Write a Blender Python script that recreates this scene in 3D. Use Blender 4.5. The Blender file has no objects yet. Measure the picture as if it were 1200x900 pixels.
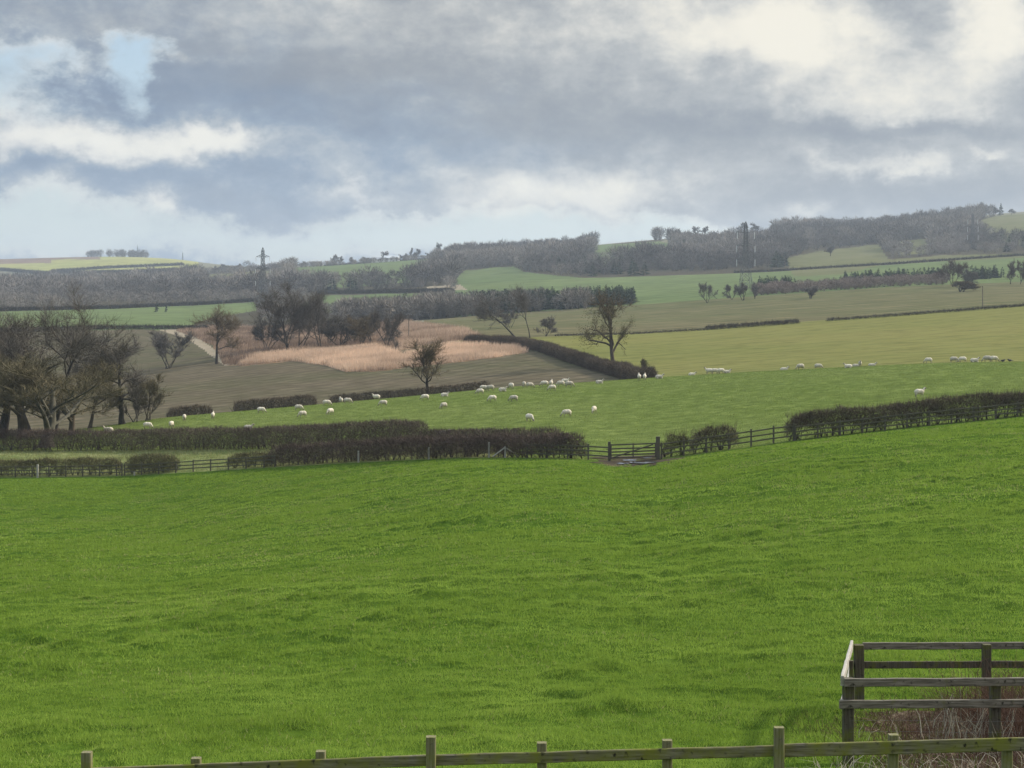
import bpy, bmesh, math, random
import numpy as np
from mathutils import Vector, Matrix

random.seed(7)
RNG = np.random.default_rng(11)
SC = bpy.context.scene
COL = SC.collection
F, VH, ZC = 1733.0, 350.0, 6.0        # focal length in photo pixels, eye-level row, eye height in metres
R = math.radians

# ------------------------------------------------------------------ materials
def nd(nt, typ, **kw):
    n = nt.nodes.new(typ)
    for k, v in kw.items():
        if k in n.inputs: n.inputs[k].default_value = v
        else: setattr(n, k, v)
    return n

def new_mat(name):
    m = bpy.data.materials.new(name); m.use_nodes = True
    nt = m.node_tree; nt.nodes.clear()
    out = nd(nt, 'ShaderNodeOutputMaterial')
    return m, nt, out

def mixrgb(nt, fac, a, b, mode='MIX'):
    n = nt.nodes.new('ShaderNodeMix'); n.data_type = 'RGBA'; n.blend_type = mode
    for sock, val in ((n.inputs[0], fac), (n.inputs[6], a), (n.inputs[7], b)):
        if isinstance(val, bpy.types.NodeSocket): nt.links.new(val, sock)
        elif isinstance(val, (int, float)): sock.default_value = val
        else: sock.default_value = (*val, 1) if len(val) == 3 else val
    return n.outputs[2]

def ramp(nt, sock, lo, hi):
    n = nt.nodes.new('ShaderNodeMapRange'); n.clamp = True
    nt.links.new(sock, n.inputs[0]); n.inputs[1].default_value = lo; n.inputs[2].default_value = hi
    return n.outputs[0]

def twig_mat(name, c1, c2, rough=0.9, trans=0.0, isl=0.6):
    """thin plant matter: two tones mixed per piece and by the per-plant tone attribute"""
    m, nt, out = new_mat(name)
    g = nd(nt, 'ShaderNodeNewGeometry')
    at = nd(nt, 'ShaderNodeAttribute', attribute_name='tone')
    ad = nd(nt, 'ShaderNodeMath', operation='MULTIPLY_ADD'); nt.links.new(g.outputs['Random Per Island'], ad.inputs[0])
    ad.inputs[1].default_value = isl
    sc = nd(nt, 'ShaderNodeMath', operation='MULTIPLY'); nt.links.new(at.outputs['Fac'], sc.inputs[0]); sc.inputs[1].default_value = 1-isl
    nt.links.new(sc.outputs[0], ad.inputs[2])
    c = mixrgb(nt, ad.outputs[0], c1, c2)
    d = nd(nt, 'ShaderNodeBsdfDiffuse'); nt.links.new(c, d.inputs[0])
    sh = d.outputs[0]
    if trans > 0:
        t = nd(nt, 'ShaderNodeBsdfTranslucent'); nt.links.new(c, t.inputs[0])
        mx = nd(nt, 'ShaderNodeMixShader'); mx.inputs[0].default_value = trans
        nt.links.new(sh, mx.inputs[1]); nt.links.new(t.outputs[0], mx.inputs[2]); sh = mx.outputs[0]
    nt.links.new(sh, out.inputs[0])
    return m

def bark_mat(name, c1, c2, scale=6.0):
    m, nt, out = new_mat(name)
    tc = nd(nt, 'ShaderNodeTexCoord'); mp = nd(nt, 'ShaderNodeMapping'); mp.inputs['Scale'].default_value = (scale, scale, scale*0.25)
    nt.links.new(tc.outputs['Object'], mp.inputs[0])
    n = nd(nt, 'ShaderNodeTexNoise', Scale=1.0, Detail=5.0); nt.links.new(mp.outputs[0], n.inputs['Vector'])
    c = mixrgb(nt, ramp(nt, n.outputs[0], .35, .65), c1, c2)
    b = nd(nt, 'ShaderNodeBsdfPrincipled', Roughness=0.95); nt.links.new(c, b.inputs['Base Color'])
    b.inputs['Specular IOR Level'].default_value = 0.1
    bp = nd(nt, 'ShaderNodeBump', Strength=0.6, Distance=0.03); nt.links.new(n.outputs[0], bp.inputs['Height']); nt.links.new(bp.outputs[0], b.inputs['Normal'])
    nt.links.new(b.outputs[0], out.inputs[0]); return m

def field_mat(name, c1, c2, c3=None, s1=0.03, s2=0.5, lines=None, bump=0.3, bdist=0.1, aniso=(1, 1)):
    """ground of a field: broad patches, fine mottling, optional drill lines (angle, spacing, strength)"""
    m, nt, out = new_mat(name)
    tc = nd(nt, 'ShaderNodeTexCoord'); mp = nd(nt, 'ShaderNodeMapping'); nt.links.new(tc.outputs['Object'], mp.inputs[0])
    mp.inputs['Scale'].default_value = (aniso[0], aniso[1], 1)
    n1 = nd(nt, 'ShaderNodeTexNoise', Scale=s1, Detail=4.0, Roughness=0.6); nt.links.new(mp.outputs[0], n1.inputs['Vector'])
    n2 = nd(nt, 'ShaderNodeTexNoise', Scale=s2, Detail=6.0, Roughness=0.7); nt.links.new(mp.outputs[0], n2.inputs['Vector'])
    c = mixrgb(nt, ramp(nt, n1.outputs[0], .38, .62), c1, c2)
    if c3 is not None:
        c = mixrgb(nt, ramp(nt, n2.outputs[0], .5, .68), c, c3)
    dk = nd(nt, 'ShaderNodeMapRange'); nt.links.new(n2.outputs[0], dk.inputs[0])
    dk.inputs[1].default_value = .3; dk.inputs[2].default_value = .7; dk.inputs[3].default_value = .62; dk.inputs[4].default_value = 1.32
    c = mixrgb(nt, 1.0, c, dk.outputs[0], 'MULTIPLY')
    if lines:
        ang, sp, st = lines
        m2 = nd(nt, 'ShaderNodeMapping'); nt.links.new(tc.outputs['Object'], m2.inputs[0]); m2.inputs['Rotation'].default_value = (0, 0, R(ang))
        w = nd(nt, 'ShaderNodeTexWave', Scale=0.314/sp, Distortion=0.6, Detail=2.0); nt.links.new(m2.outputs[0], w.inputs['Vector'])
        w.inputs['Detail Scale'].default_value = 0.3
        mr = nd(nt, 'ShaderNodeMapRange'); nt.links.new(w.outputs['Fac'], mr.inputs[0]); mr.inputs[1].default_value = 0; mr.inputs[2].default_value = .25
        mr.inputs[3].default_value = 1 - st; mr.inputs[4].default_value = 1
        c = mixrgb(nt, 1.0, c, mr.outputs[0], 'MULTIPLY')
    b = nd(nt, 'ShaderNodeBsdfPrincipled', Roughness=1.0); b.inputs['Specular IOR Level'].default_value = 0.0
    nt.links.new(c, b.inputs['Base Color'])
    bp = nd(nt, 'ShaderNodeBump', Strength=bump, Distance=bdist); nt.links.new(n2.outputs[0], bp.inputs['Height']); nt.links.new(bp.outputs[0], b.inputs['Normal'])
    nt.links.new(b.outputs[0], out.inputs[0]); return m

def wood_mat(name, c1, c2, algae, amount=0.5, along='X'):
    m, nt, out = new_mat(name)
    tc = nd(nt, 'ShaderNodeTexCoord'); mp = nd(nt, 'ShaderNodeMapping'); nt.links.new(tc.outputs['Object'], mp.inputs[0])
    s = {'X': (2.5, 45, 45), 'Z': (45, 45, 2.5), 'Y': (45, 2.5, 45)}[along]
    mp.inputs['Scale'].default_value = s
    n = nd(nt, 'ShaderNodeTexNoise', Scale=1.0, Detail=6.0, Roughness=.65, Distortion=.4); nt.links.new(mp.outputs[0], n.inputs['Vector'])
    n2 = nd(nt, 'ShaderNodeTexNoise', Scale=3.2, Detail=5.0, Roughness=.65); nt.links.new(tc.outputs['Object'], n2.inputs['Vector'])
    n3 = nd(nt, 'ShaderNodeTexNoise', Scale=14.0, Detail=4.0); nt.links.new(tc.outputs['Object'], n3.inputs['Vector'])
    c = mixrgb(nt, ramp(nt, n.outputs[0], .38, .62), c1, c2)
    c = mixrgb(nt, ramp(nt, n2.outputs[0], .62 - .3*amount, .72 - .1*amount), c, algae)
    dark = ramp(nt, n3.outputs[0], .60, .72)
    c = mixrgb(nt, dark, c, (c1[0]*.35, c1[1]*.35, c1[2]*.35))
    b = nd(nt, 'ShaderNodeBsdfPrincipled', Roughness=0.9); b.inputs['Specular IOR Level'].default_value = 0.2
    nt.links.new(c, b.inputs['Base Color'])
    bp = nd(nt, 'ShaderNodeBump', Strength=.7, Distance=.006); nt.links.new(n.outputs[0], bp.inputs['Height']); nt.links.new(bp.outputs[0], b.inputs['Normal'])
    nt.links.new(b.outputs[0], out.inputs[0]); return m

def plain_mat(name, c, rough=.7, metal=0.0, scale=8.0, var=.25):
    m, nt, out = new_mat(name)
    tc = nd(nt, 'ShaderNodeTexCoord'); n = nd(nt, 'ShaderNodeTexNoise', Scale=scale, Detail=4.0); nt.links.new(tc.outputs['Object'], n.inputs['Vector'])
    cc = mixrgb(nt, n.outputs[0], tuple(x*(1-var) for x in c), tuple(min(1, x*(1+var)) for x in c))
    b = nd(nt, 'ShaderNodeBsdfPrincipled', Roughness=rough, Metallic=metal); nt.links.new(cc, b.inputs['Base Color'])
    nt.links.new(b.outputs[0], out.inputs[0]); return m

# ------------------------------------------------------------------ object helpers
def tag(o, label=None, cat=None, group=None, kind=None):
    if label: o['label'] = label
    if cat: o['category'] = cat
    if group: o['group'] = group
    if kind: o['kind'] = kind
    return o

def mesh_np(name, verts, faces, mats, attr=None, smooth=False, fmat=None):
    """verts (N,3); faces (M,3) or (M,4)"""
    verts = np.ascontiguousarray(verts, dtype=np.float32); faces = np.ascontiguousarray(faces, dtype=np.int32)
    me = bpy.data.meshes.new(name); k = faces.shape[1]; M = len(faces)
    me.vertices.add(len(verts)); me.vertices.foreach_set('co', verts.ravel())
    me.loops.add(M*k); me.loops.foreach_set('vertex_index', faces.ravel())
    me.polygons.add(M); me.polygons.foreach_set('loop_start', np.arange(M, dtype=np.int32)*k)
    me.polygons.foreach_set('use_smooth', np.full(M, smooth, dtype=bool))
    for m in (mats if isinstance(mats, (list, tuple)) else [mats]): me.materials.append(m)
    if fmat is not None: me.polygons.foreach_set('material_index', np.asarray(fmat, dtype=np.int32))
    if attr is not None:
        a = me.attributes.new('tone', 'FLOAT', 'POINT'); a.data.foreach_set('value', np.ascontiguousarray(attr, dtype=np.float32))
    me.update(calc_edges=True)
    return me

def link(name, me, parent=None, loc=(0, 0, 0)):
    o = bpy.data.objects.new(name, me); COL.objects.link(o); o.location = loc
    if parent is not None: o.parent = parent
    return o

def empty(name, loc, rz=0.0):
    o = bpy.data.objects.new(name, None); COL.objects.link(o); o.location = loc; o.rotation_euler = (0, 0, rz)
    o.empty_display_size = .3
    return o

def copy_tree(o, parent=None):
    c = o.copy(); COL.objects.link(c)
    if parent is not None: c.parent = parent
    for ch in list(o.children): copy_tree(ch, c)
    return c

# ------------------------------------------------------------------ numeric noise
def vnoise(x, y, seed=0):
    ix, iy = np.floor(x), np.floor(y); fx, fy = x-ix, y-iy
    fx = fx*fx*(3-2*fx); fy = fy*fy*(3-2*fy)
    def h(a, b):
        s = np.sin(a*127.1 + b*311.7 + seed*74.7)*43758.5453
        return s - np.floor(s)
    return (h(ix, iy)*(1-fx)+h(ix+1, iy)*fx)*(1-fy) + (h(ix, iy+1)*(1-fx)+h(ix+1, iy+1)*fx)*fy

def fbm(x, y, seed=0, o=4):
    t, a, n = 0, 1.0, 0
    for i in range(o):
        t = t + a*vnoise(x*2**i, y*2**i, seed+i*3.1); n += a; a *= .5
    return t/n

# ------------------------------------------------------------------ terrain: height along each line of the valley
def curve(us, vs, ys): return (np.array(us, float), np.array(vs, float), np.array(ys, float))
def from_z(us, zs, y):
    us = np.array(us, float); zs = np.array(zs, float)
    return (us, VH - (zs-ZC)*F/y, np.full(len(us), float(y)))
CU = [-900, -300, 0, 150, 300, 450, 600, 750, 900, 1050, 1200, 1500, 2100]
KN = [
    from_z([-900, 0, 1200, 2100], [.95, 1.15, 1.28, 1.4], 4),
    from_z([-900, 0, 1200, 2100], [-.45, -.22, .12, .3], 16),
    from_z([-900, 0, 1200, 2100], [-2.0, -1.75, -1.45, -1.2], 27),
    curve([-900, -300, 0, 150, 300, 420, 560, 680, 740, 800, 920, 1060, 1200, 1500, 2100],
          [562, 561, 560, 558, 549, 542, 536, 538, 543, 535, 518, 502, 488, 455, 420],
          [165, 160, 150, 148, 140, 133, 122, 114, 112, 112, 112, 113, 115, 120, 140]),
    curve(CU, [530, 530, 528, 528, 526, 521, 524, 522, 503, 487, 472, 443, 415], [185, 180, 172, 170, 162, 152, 140, 135, 135, 136, 138, 145, 165]),
    curve([-900, -300, 0, 70, 130, 190, 250, 320, 400, 500, 600, 700, 780, 900, 1000, 1100, 1200, 1500, 2100],
          [514, 512, 509, 505, 499, 490, 485, 479, 472, 463, 453.5, 447.5, 442, 435, 430, 425.5, 424, 420, 405],
          [220, 215, 210, 212, 214, 218, 222, 226, 230, 235, 238, 240, 240, 235, 230, 226, 222, 225, 235]),
    None,
    curve(CU, [440, 438, 436, 436, 421, 408, 396, 391, 380, 369, 358, 340, 320], [420, 420, 420, 420, 410, 420, 430, 440, 450, 455, 460, 480, 520]),
    curve(CU, [382, 380, 378, 382, 384, 378, 367, 357, 346, 336, 330, 318, 300], [700, 700, 700, 700, 700, 700, 700, 690, 690, 700, 710, 720, 740]),
    curve(CU, [354, 353, 352, 351, 348, 339, 328, 324, 319, 310, 300, 290, 280], [1200, 1200, 1200, 1200, 1200, 1180, 1150, 1120, 1100, 1100, 1100, 1120, 1150]),
    curve([-900, -300, 0, 100, 165, 230, 300, 390, 500, 560, 650, 750, 850, 900, 1000, 1100, 1150, 1200, 1500, 2100],
          [334, 333, 331.5, 329, 325, 320, 316, 311, 303.5, 301, 292, 283, 274.5, 273, 269, 262, 254, 250.5, 246, 246],
          [2100, 2100, 2100, 2100, 2100, 2080, 2050, 2000, 2000, 2000, 1980, 1950, 1920, 1900, 1900, 1900, 1900, 1900, 1950, 2000]),
    curve([-900, -300, -50, 0, 60, 130, 200, 230, 260, 320, 420, 560, 750, 900, 1050, 1200, 1500, 2100],
          [310, 307, 305.5, 304.8, 303, 301.5, 304, 308, 313, 317, 312, 306, 290, 281, 274, 258, 254, 254], [3300]*18),
    curve([-900, 2100], [352, 352], [6000, 6000]),
]
c4 = KN[5]
KN[6] = (c4[0], c4[1]+6.0, c4[2]+24.0)
NK = len(KN)

def knots(u):
    u = np.asarray(u, float)
    Y = np.stack([np.interp(u, k[0], k[2]) for k in KN]); V = np.stack([np.interp(u, k[0], k[1]) for k in KN])
    return Y, ZC - (V-VH)*Y/F, V
# soften the corners of each line
for i in range(NK):
    us = np.arange(-960, 2161, 10.0); k = KN[i]
    w = np.hanning(11); w /= w.sum()
    def sm(a):
        p = np.pad(a, 5, mode='edge'); return np.convolve(p, w, 'valid')
    KN[i] = (us, sm(np.interp(us, k[0], k[1])), sm(np.interp(us, k[0], k[2])))

def pchip(Yk, Zk, Y):
    h = np.diff(Yk, axis=0); d = np.diff(Zk, axis=0)/h
    m = np.zeros_like(Zk); w1 = 2*h[1:]+h[:-1]; w2 = h[1:]+2*h[:-1]
    same = d[:-1]*d[1:] > 0
    with np.errstate(divide='ignore', invalid='ignore'):
        hm = (w1+w2)/(w1/d[:-1]+w2/d[1:])
    m[1:-1] = np.where(same, hm, 0); m[0] = d[0]; m[-1] = d[-1]
    seg = np.clip((Y[None] >= Yk).sum(0)-1, 0, NK-2); ar = np.arange(len(Y))
    y0, y1 = Yk[seg, ar], Yk[seg+1, ar]; hh = y1-y0; t = np.clip((Y-y0)/hh, 0, 1)
    z0, z1, m0, m1 = Zk[seg, ar], Zk[seg+1, ar], m[seg, ar]*hh, m[seg+1, ar]*hh
    t2, t3 = t*t, t*t*t
    return (2*t3-3*t2+1)*z0+(t3-2*t2+t)*m0+(-2*t3+3*t2)*z1+(t3-t2)*m1

def terr(u, Y):
    u = np.atleast_1d(np.asarray(u, float)); Y = np.atleast_1d(np.asarray(Y, float)); u, Y = np.broadcast_arrays(u, Y)
    a, b, _ = knots(u); return pchip(a, b, Y)

def lumps(x, y):
    a = fbm(x/1.1+.5*fbm(x/3, y/3, 9), y/.9, 3, 3); b = fbm(x/7, y/6, 21, 3); c = fbm(x/28, y/24, 5, 2)
    return .07*(fbm(x/.55, y/.5, 15, 2)-.5)+.20*np.clip(a-.42, 0, 1)*2.2*np.clip(b*2.2-.5, .15, 1.2) + .10*(b-.5) + .35*(c-.5)

def at(u, Y, dz=0.0):
    return np.array([(u-600)/F*Y, Y, terr(u, Y)[0]+dz])

def place(u, v, lo, hi):
    """the ground point seen at (u, v) between depths lo and hi"""
    Ys = np.linspace(lo, hi, 500); z = terr(np.full(500, u), Ys); vv = VH-(z-ZC)*F/Ys
    i = int(np.argmin(np.abs(vv-v))); return np.array([(u-600)/F*Ys[i], Ys[i], z[i]])

def crestY(u): return float(np.interp(u, KN[5][0], KN[5][2]))

def inpoly(u, v, poly):
    p = np.array(poly, float); r = np.zeros(u.shape, bool); j = len(p)-1
    for i in range(len(p)):
        c = ((p[i, 1] > v) != (p[j, 1] > v)) & (u < (p[j, 0]-p[i, 0])*(v-p[i, 1])/(p[j, 1]-p[i, 1]+1e-9)+p[i, 0]); r ^= c; j = i
    return r

# ------------------------------------------------------------------ ground
M = {}
M['meadow'] = field_mat('meadow_ground', (.045, .085, .010), (.06, .10, .013), (.07, .11, .016), .08, 2.5, None, .5, .06)
M['pasture'] = field_mat('grazed_pasture', (0.0927, 0.1275, 0.0286), (0.1121, 0.1429, 0.0386), (0.1275, 0.1545, 0.0440), .02, .55, None, .5, .15)
M['paddock'] = field_mat('rough_paddock_grass', (0.1159, 0.1468, 0.0464), (0.1545, 0.1700, 0.0657), (0.1854, 0.1816, 0.0850), .08, .8, None, .6, .25)
M['plough'] = field_mat('ploughed_earth', (0.1026, 0.0855, 0.0561), (0.0855, 0.0807, 0.0451), (0.1230, 0.0992, 0.0684), .02, .35, (35, 5, .22), .6, .2, (.5, 1.4))
M['hay'] = field_mat('yellowed_pasture', (.142, .147, .046), (.172, .163, .055), (.128, .130, .042), .012, .3, (62, 10, .1), .5, .3, (.5, 1.3))
M['stubble'] = field_mat('olive_stubble', (0.1230, 0.1108, 0.0581), (0.1026, 0.1060, 0.0493), (0.1368, 0.1177, 0.0650), .008, .15, (72, 11, .2), .4, .3, (.4, 1.5))
M['crop'] = field_mat('winter_crop', (0.1004, 0.1329, 0.0541), (0.1197, 0.1507, 0.0618), None, .006, .08, (80, 18, .2), .3, .3, (.6, 1.2))
M['reedbed'] = field_mat('tall_dry_grass_ground', (0.1931, 0.1314, 0.0773), (0.1700, 0.1159, 0.0695), None, .05, .5)
M['woodfloor'] = field_mat('woodland_floor', (0.0579, 0.0479, 0.0348), (0.0695, 0.0618, 0.0386), None, .02, .2)
M['farpasture'] = field_mat('far_pasture', (.115, .118, .052), (.14, .138, .066), (.09, .085, .05), .008, .05)
M['sun_painted'] = field_mat('far_hill_grass_sun_painted', (0.2318, 0.2395, 0.0773), (0.2781, 0.2627, 0.0927), None, .004, .03)  # cloud-gap sunlight on the hill is put into this paler grass colour
M['moor'] = field_mat('heather_moor', (0.1545, 0.1081, 0.0850), (0.1854, 0.1314, 0.0927), None, .004, .03)
M['rough'] = field_mat('rough_pale_pasture', (0.1468, 0.1429, 0.0927), (0.1854, 0.1700, 0.1159), (0.1004, 0.0927, 0.0695), .006, .05)
M['track'] = field_mat('farm_track', (0.2781, 0.2318, 0.1700), (0.2318, 0.1931, 0.1314), None, .2, 1.5)

uc = np.concatenate([np.arange(-900, -90, 30), np.arange(-90, 1290, 2.5), np.arange(1290, 2101, 30)]).astype(float)
NU = len(uc); Yk, Zk, Vk = knots(uc)
# near meadow
rows = [Yk[0]]
for Yv in np.geomspace(4, 27, 120)[1:]: rows.append(np.full(NU, Yv))
# image-even spacing from 27 m to the hedge
inv0, inv1 = 1/27.0, 1/Yk[3]
for t in np.linspace(0, 1, 330)[1:]: rows.append(1/(inv0+(inv1-inv0)*t))
YY = np.stack(rows); UU = np.broadcast_to(uc, YY.shape); XX = (UU-600)/F*YY
ZZ = pchip(np.tile(Yk, (1, len(rows))), np.tile(Zk, (1, len(rows))), YY.ravel()).reshape(YY.shape)
fade = np.clip((Yk[3][None]-YY)/6, 0, 1)
ZZ = ZZ + lumps(XX, YY)*fade
def grid_faces(nr, nc, mask=None):
    i = np.arange(nr*nc).reshape(nr, nc)
    q = np.stack([i[:-1, :-1], i[:-1, 1:], i[1:, 1:], i[1:, :-1]], -1).reshape(-1, 4)
    return q if mask is None else q[mask.ravel()]
def compact(V, Fc):
    ids, inv = np.unique(Fc.ravel(), return_inverse=True); return V[ids], inv.reshape(Fc.shape)
V = np.stack([XX, YY, ZZ], -1).reshape(-1, 3)
o = link('meadow', mesh_np('meadow', V, grid_faces(len(rows), NU), M['meadow'], smooth=True)); tag(o, 'broad green grazed meadow sloping from the near fence to the hedgerow', 'meadow', kind='structure')
# ground behind the viewpoint
g0x = np.linspace(-60, 60, 41); g0y = np.linspace(-60, 4.2, 25); GX, GY = np.meshgrid(g0x, g0y)
GZ = 1.15+.1*GX/6*.3+(4-GY)*.02-.03
o = link('lawn', mesh_np('lawn', np.stack([GX, GY, GZ], -1).reshape(-1, 3), grid_faces(25, 41), M['meadow'], smooth=True)); tag(o, 'garden grass behind the near fence', 'lawn', kind='structure')

# far ground
segs = {3: 26, 4: 90, 5: 10, 6: 90, 7: 60, 8: 60, 9: 90, 10: 50, 11: 8}
rows = []; segid = []
for k, n in segs.items():
    for t in np.arange(n)/n:
        rows.append(Yk[k]+(Yk[k+1]-Yk[k])*t); segid.append(k)
rows.append(Yk[NK-1])
YY = np.stack(rows); UU = np.broadcast_to(uc, YY.shape).copy(); XX = (UU-600)/F*YY
ZZ = pchip(np.tile(Yk, (1, len(rows))), np.tile(Zk, (1, len(rows))), YY.ravel()).reshape(YY.shape)
seg2 = np.array(segid)
inpast = np.zeros(len(rows)); inpast[:116] = 1
ZZ = ZZ + (.3*(fbm(XX/9, YY/8, 31, 3)-.5)+.12*(fbm(XX/2, YY/2, 33, 2)-.5))*inpast[:, None]*np.clip((YY-Yk[3])/5, 0, 1)*np.clip((Yk[5]-YY)/12, .15, 1)
VV = VH-(ZZ-ZC)*F/YY
cen = lambda A: .25*(A[:-1, :-1]+A[1:, :-1]+A[:-1, 1:]+A[1:, 1:])
fu, fv, fY = cen(UU), cen(VV), cen(YY); fx = (fu-600)/F*fY
jit = (fbm(fx/(fY*.012), fY/(fY*.03+1)*3, 41, 2)-.5)
fu = fu+jit*6; fv = fv+jit*1.5
sg = np.broadcast_to(seg2[:, None], fu.shape)
HBP = [np.array([at(760, crestY(760)+13)[0], crestY(760)+13, 0])]+[place(u_, v_, 256, 430) for u_, v_ in ((728, 441), (700, 433.5), (670, 424), (640, 413), (612, 406.5), (580, 404), (548, 402.5))]
HBY = np.array([q[1] for q in HBP]); HBU = np.array([600+q[0]*F/q[1] for q in HBP])
assert (np.diff(HBY) > 0).all(), HBY
HB = lambda Y: np.interp(Y, HBY, HBU)      # the line of the long hedge: column at each depth
REEDS = [[(278, 429), (300, 419), (335, 413), (372, 410), (440, 407), (472, 418), (484, 426), (470, 432), (438, 435), (405, 436), (380, 428), (340, 423)],
         [(474, 416), (530, 404), (606, 407), (620, 413), (580, 419), (530, 425), (482, 431)],
         [(206, 388), (250, 381), (330, 377), (400, 377), (468, 376), (545, 386), (566, 396), (520, 402), (470, 410), (370, 412), (310, 419), (276, 428), (262, 428), (250, 405), (228, 396)]]
TRACK = [(184, 386), (206, 384), (232, 395), (256, 412), (276, 427), (262, 428), (240, 410), (222, 398)]
GL = [[(-260, 392), (-260, 368), (60, 364), (245, 357), (300, 354), (300, 364), (250, 372), (210, 386)], [(340, 366), (372, 346), (530, 343), (522, 354), (470, 366)]]
HILLF = [(345, 313), (500, 301), (512, 311), (480, 331), (400, 337), (345, 333)]
OLIVE2 = [(1050, 284), (1085, 280), (1095, 296), (1055, 300)]
HILLF2 = [(235, 322), (330, 317), (335, 331), (240, 336)]
OLIVE = [(920, 303), (960, 294), (1030, 287), (1045, 308), (985, 322), (930, 324)]
STRIP = [(690, 314), (698, 287), (782, 282), (792, 309), (740, 312)]
STRIP2 = [(1020, 306), (1110, 299), (1200, 297), (1200, 302), (1060, 309)]
STRIP3 = [(530, 334), (545, 317), (600, 312), (612, 318), (650, 323), (700, 327), (600, 334)]
TOPF = [(1142, 268), (1150, 258), (1190, 248), (1420, 240), (1420, 286), (1215, 287), (1180, 286), (1140, 274)]
PALE = [(498, 336), (540, 333), (548, 340), (505, 341)]
BROWNTOP = [(772, 283), (800, 274), (905, 268), (905, 281), (800, 287)]
cls = np.full(fu.shape, 'woodfloor', dtype=object)
cls[(sg == 3)] = 'pasture'; cls[(sg == 3) & (fu < 600)] = 'paddock'
cls[(sg == 4) | (sg == 5)] = 'pasture'; cls[((sg == 4) | (sg == 5)) & (fu < 62) & (fv < 512)] = 'woodfloor'
s5 = (sg == 6) | ((sg == 5) & (fY > cen(np.broadcast_to(Yk[5], YY.shape))+14)); hb = HB(fY)
cls[s5 & (fu < hb)] = 'plough'; cls[s5 & (fu >= hb)] = 'hay'
s6 = sg == 7
cls[s6] = 'stubble'; cls[s6 & (fu < 300)] = 'plough'; cls[s6 & (fu >= 300) & (fu < 495)] = 'rough'
s7 = sg == 8
cls[s7 & (fu > 528)] = 'crop'
for P in REEDS: cls[(s5 | s6) & inpoly(fu, fv, P)] = 'reedbed'
cls[(s5 | s6) & inpoly(fu, fv, TRACK)] = 'track'
for P in GL: cls[(s6 | s7) & inpoly(fu, fv, P)] = 'crop'
s8 = sg == 9
cls[s8 & inpoly(fu, fv, PALE)] = 'track'
cls[(s8 | s7) & inpoly(fu, fv, PALE)] = 'track'
for P, n in ((HILLF, 'crop'), (OLIVE, 'farpasture'), (OLIVE2, 'farpasture'), (HILLF2, 'farpasture'), (STRIP, 'crop'), (STRIP2, 'farpasture'), (STRIP3, 'crop'), (TOPF, 'farpasture'), (BROWNTOP, 'rough')):
    cls[(s8 | s7) & inpoly(fu, fv, P)] = n
s9 = (sg == 10) | (sg == 11)
cls[s9] = 'rough'; cls[s9 & (fv < 320) & (fu > 30) & (fu < 240)] = 'sun_painted'
cls[s9 & (fv < 317) & (fu <= 30)] = 'sun_painted'
cls[s9 & (fv < 310 - (fu-0)*.03) & (fu < 60)] = 'moor'
cls[s9 & (fv < 304.0) & (fu < 115)] = 'moor'; cls[s9 & (fu > 232)] = 'rough'
NAMES = {'pasture': ('pasture', 'sheep pasture rising beyond the hedgerow to a crest'), 'paddock': ('paddock', 'narrow strip of rough pale grass between two hedges'),
    'plough': ('ploughed_field', 'grey brown ploughed field behind the sheep pasture'), 'hay': ('yellow_pasture', 'yellowish green pasture behind the sheep on the crest'),
    'stubble': ('stubble_field', 'olive brown field with drill lines in the middle distance'), 'crop': ('crop_field', 'bright green winter crop fields in the valley'),
    'reedbed': ('dry_grass_field', 'pale tan field of tall dry grass'), 'woodfloor': ('woodland_ground', 'dark leaf covered ground beneath the woods'),
    'farpasture': ('far_field', 'dull green fields among the far woods'), 'sun_painted': ('far_hill', 'yellow green grass hill far off on the left, sunlight painted into its colour'),
    'moor': ('moor', 'brown moor along the far hilltop'), 'rough': ('rough_field', 'pale rough fields and scrub ground'), 'track': ('farm_track', 'pale bare track beside the dry grass')}
Vall = np.stack([XX, YY, ZZ], -1).reshape(-1, 3); Q = grid_faces(len(rows), NU); cf = cls.ravel()
for key, (nm, lab) in NAMES.items():
    sel = Q[cf == key]
    if len(sel) == 0: continue
    v_, f_ = compact(Vall, sel)
    tag(link(nm, mesh_np(nm, v_, f_, M[key], smooth=True)), lab, nm.replace('_', ' '), kind='structure')

# ------------------------------------------------------------------ thin triangles
def norm(a): return a/np.maximum(np.linalg.norm(a, axis=-1, keepdims=True), 1e-9)
def spikes(P, D, L, W, rng=RNG):
    """one tapering triangle per point P, direction D, length L, base width W"""
    n = len(P); D = norm(D); s = norm(np.cross(D, rng.normal(size=(n, 3))))
    w = (np.ones(n)*W)[:, None]*.5; l = (np.ones(n)*L)[:, None]
    V = np.stack([P-s*w, P+s*w, P+D*l], 1).reshape(-1, 3)
    return V, np.arange(3*n).reshape(-1, 3)

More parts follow.
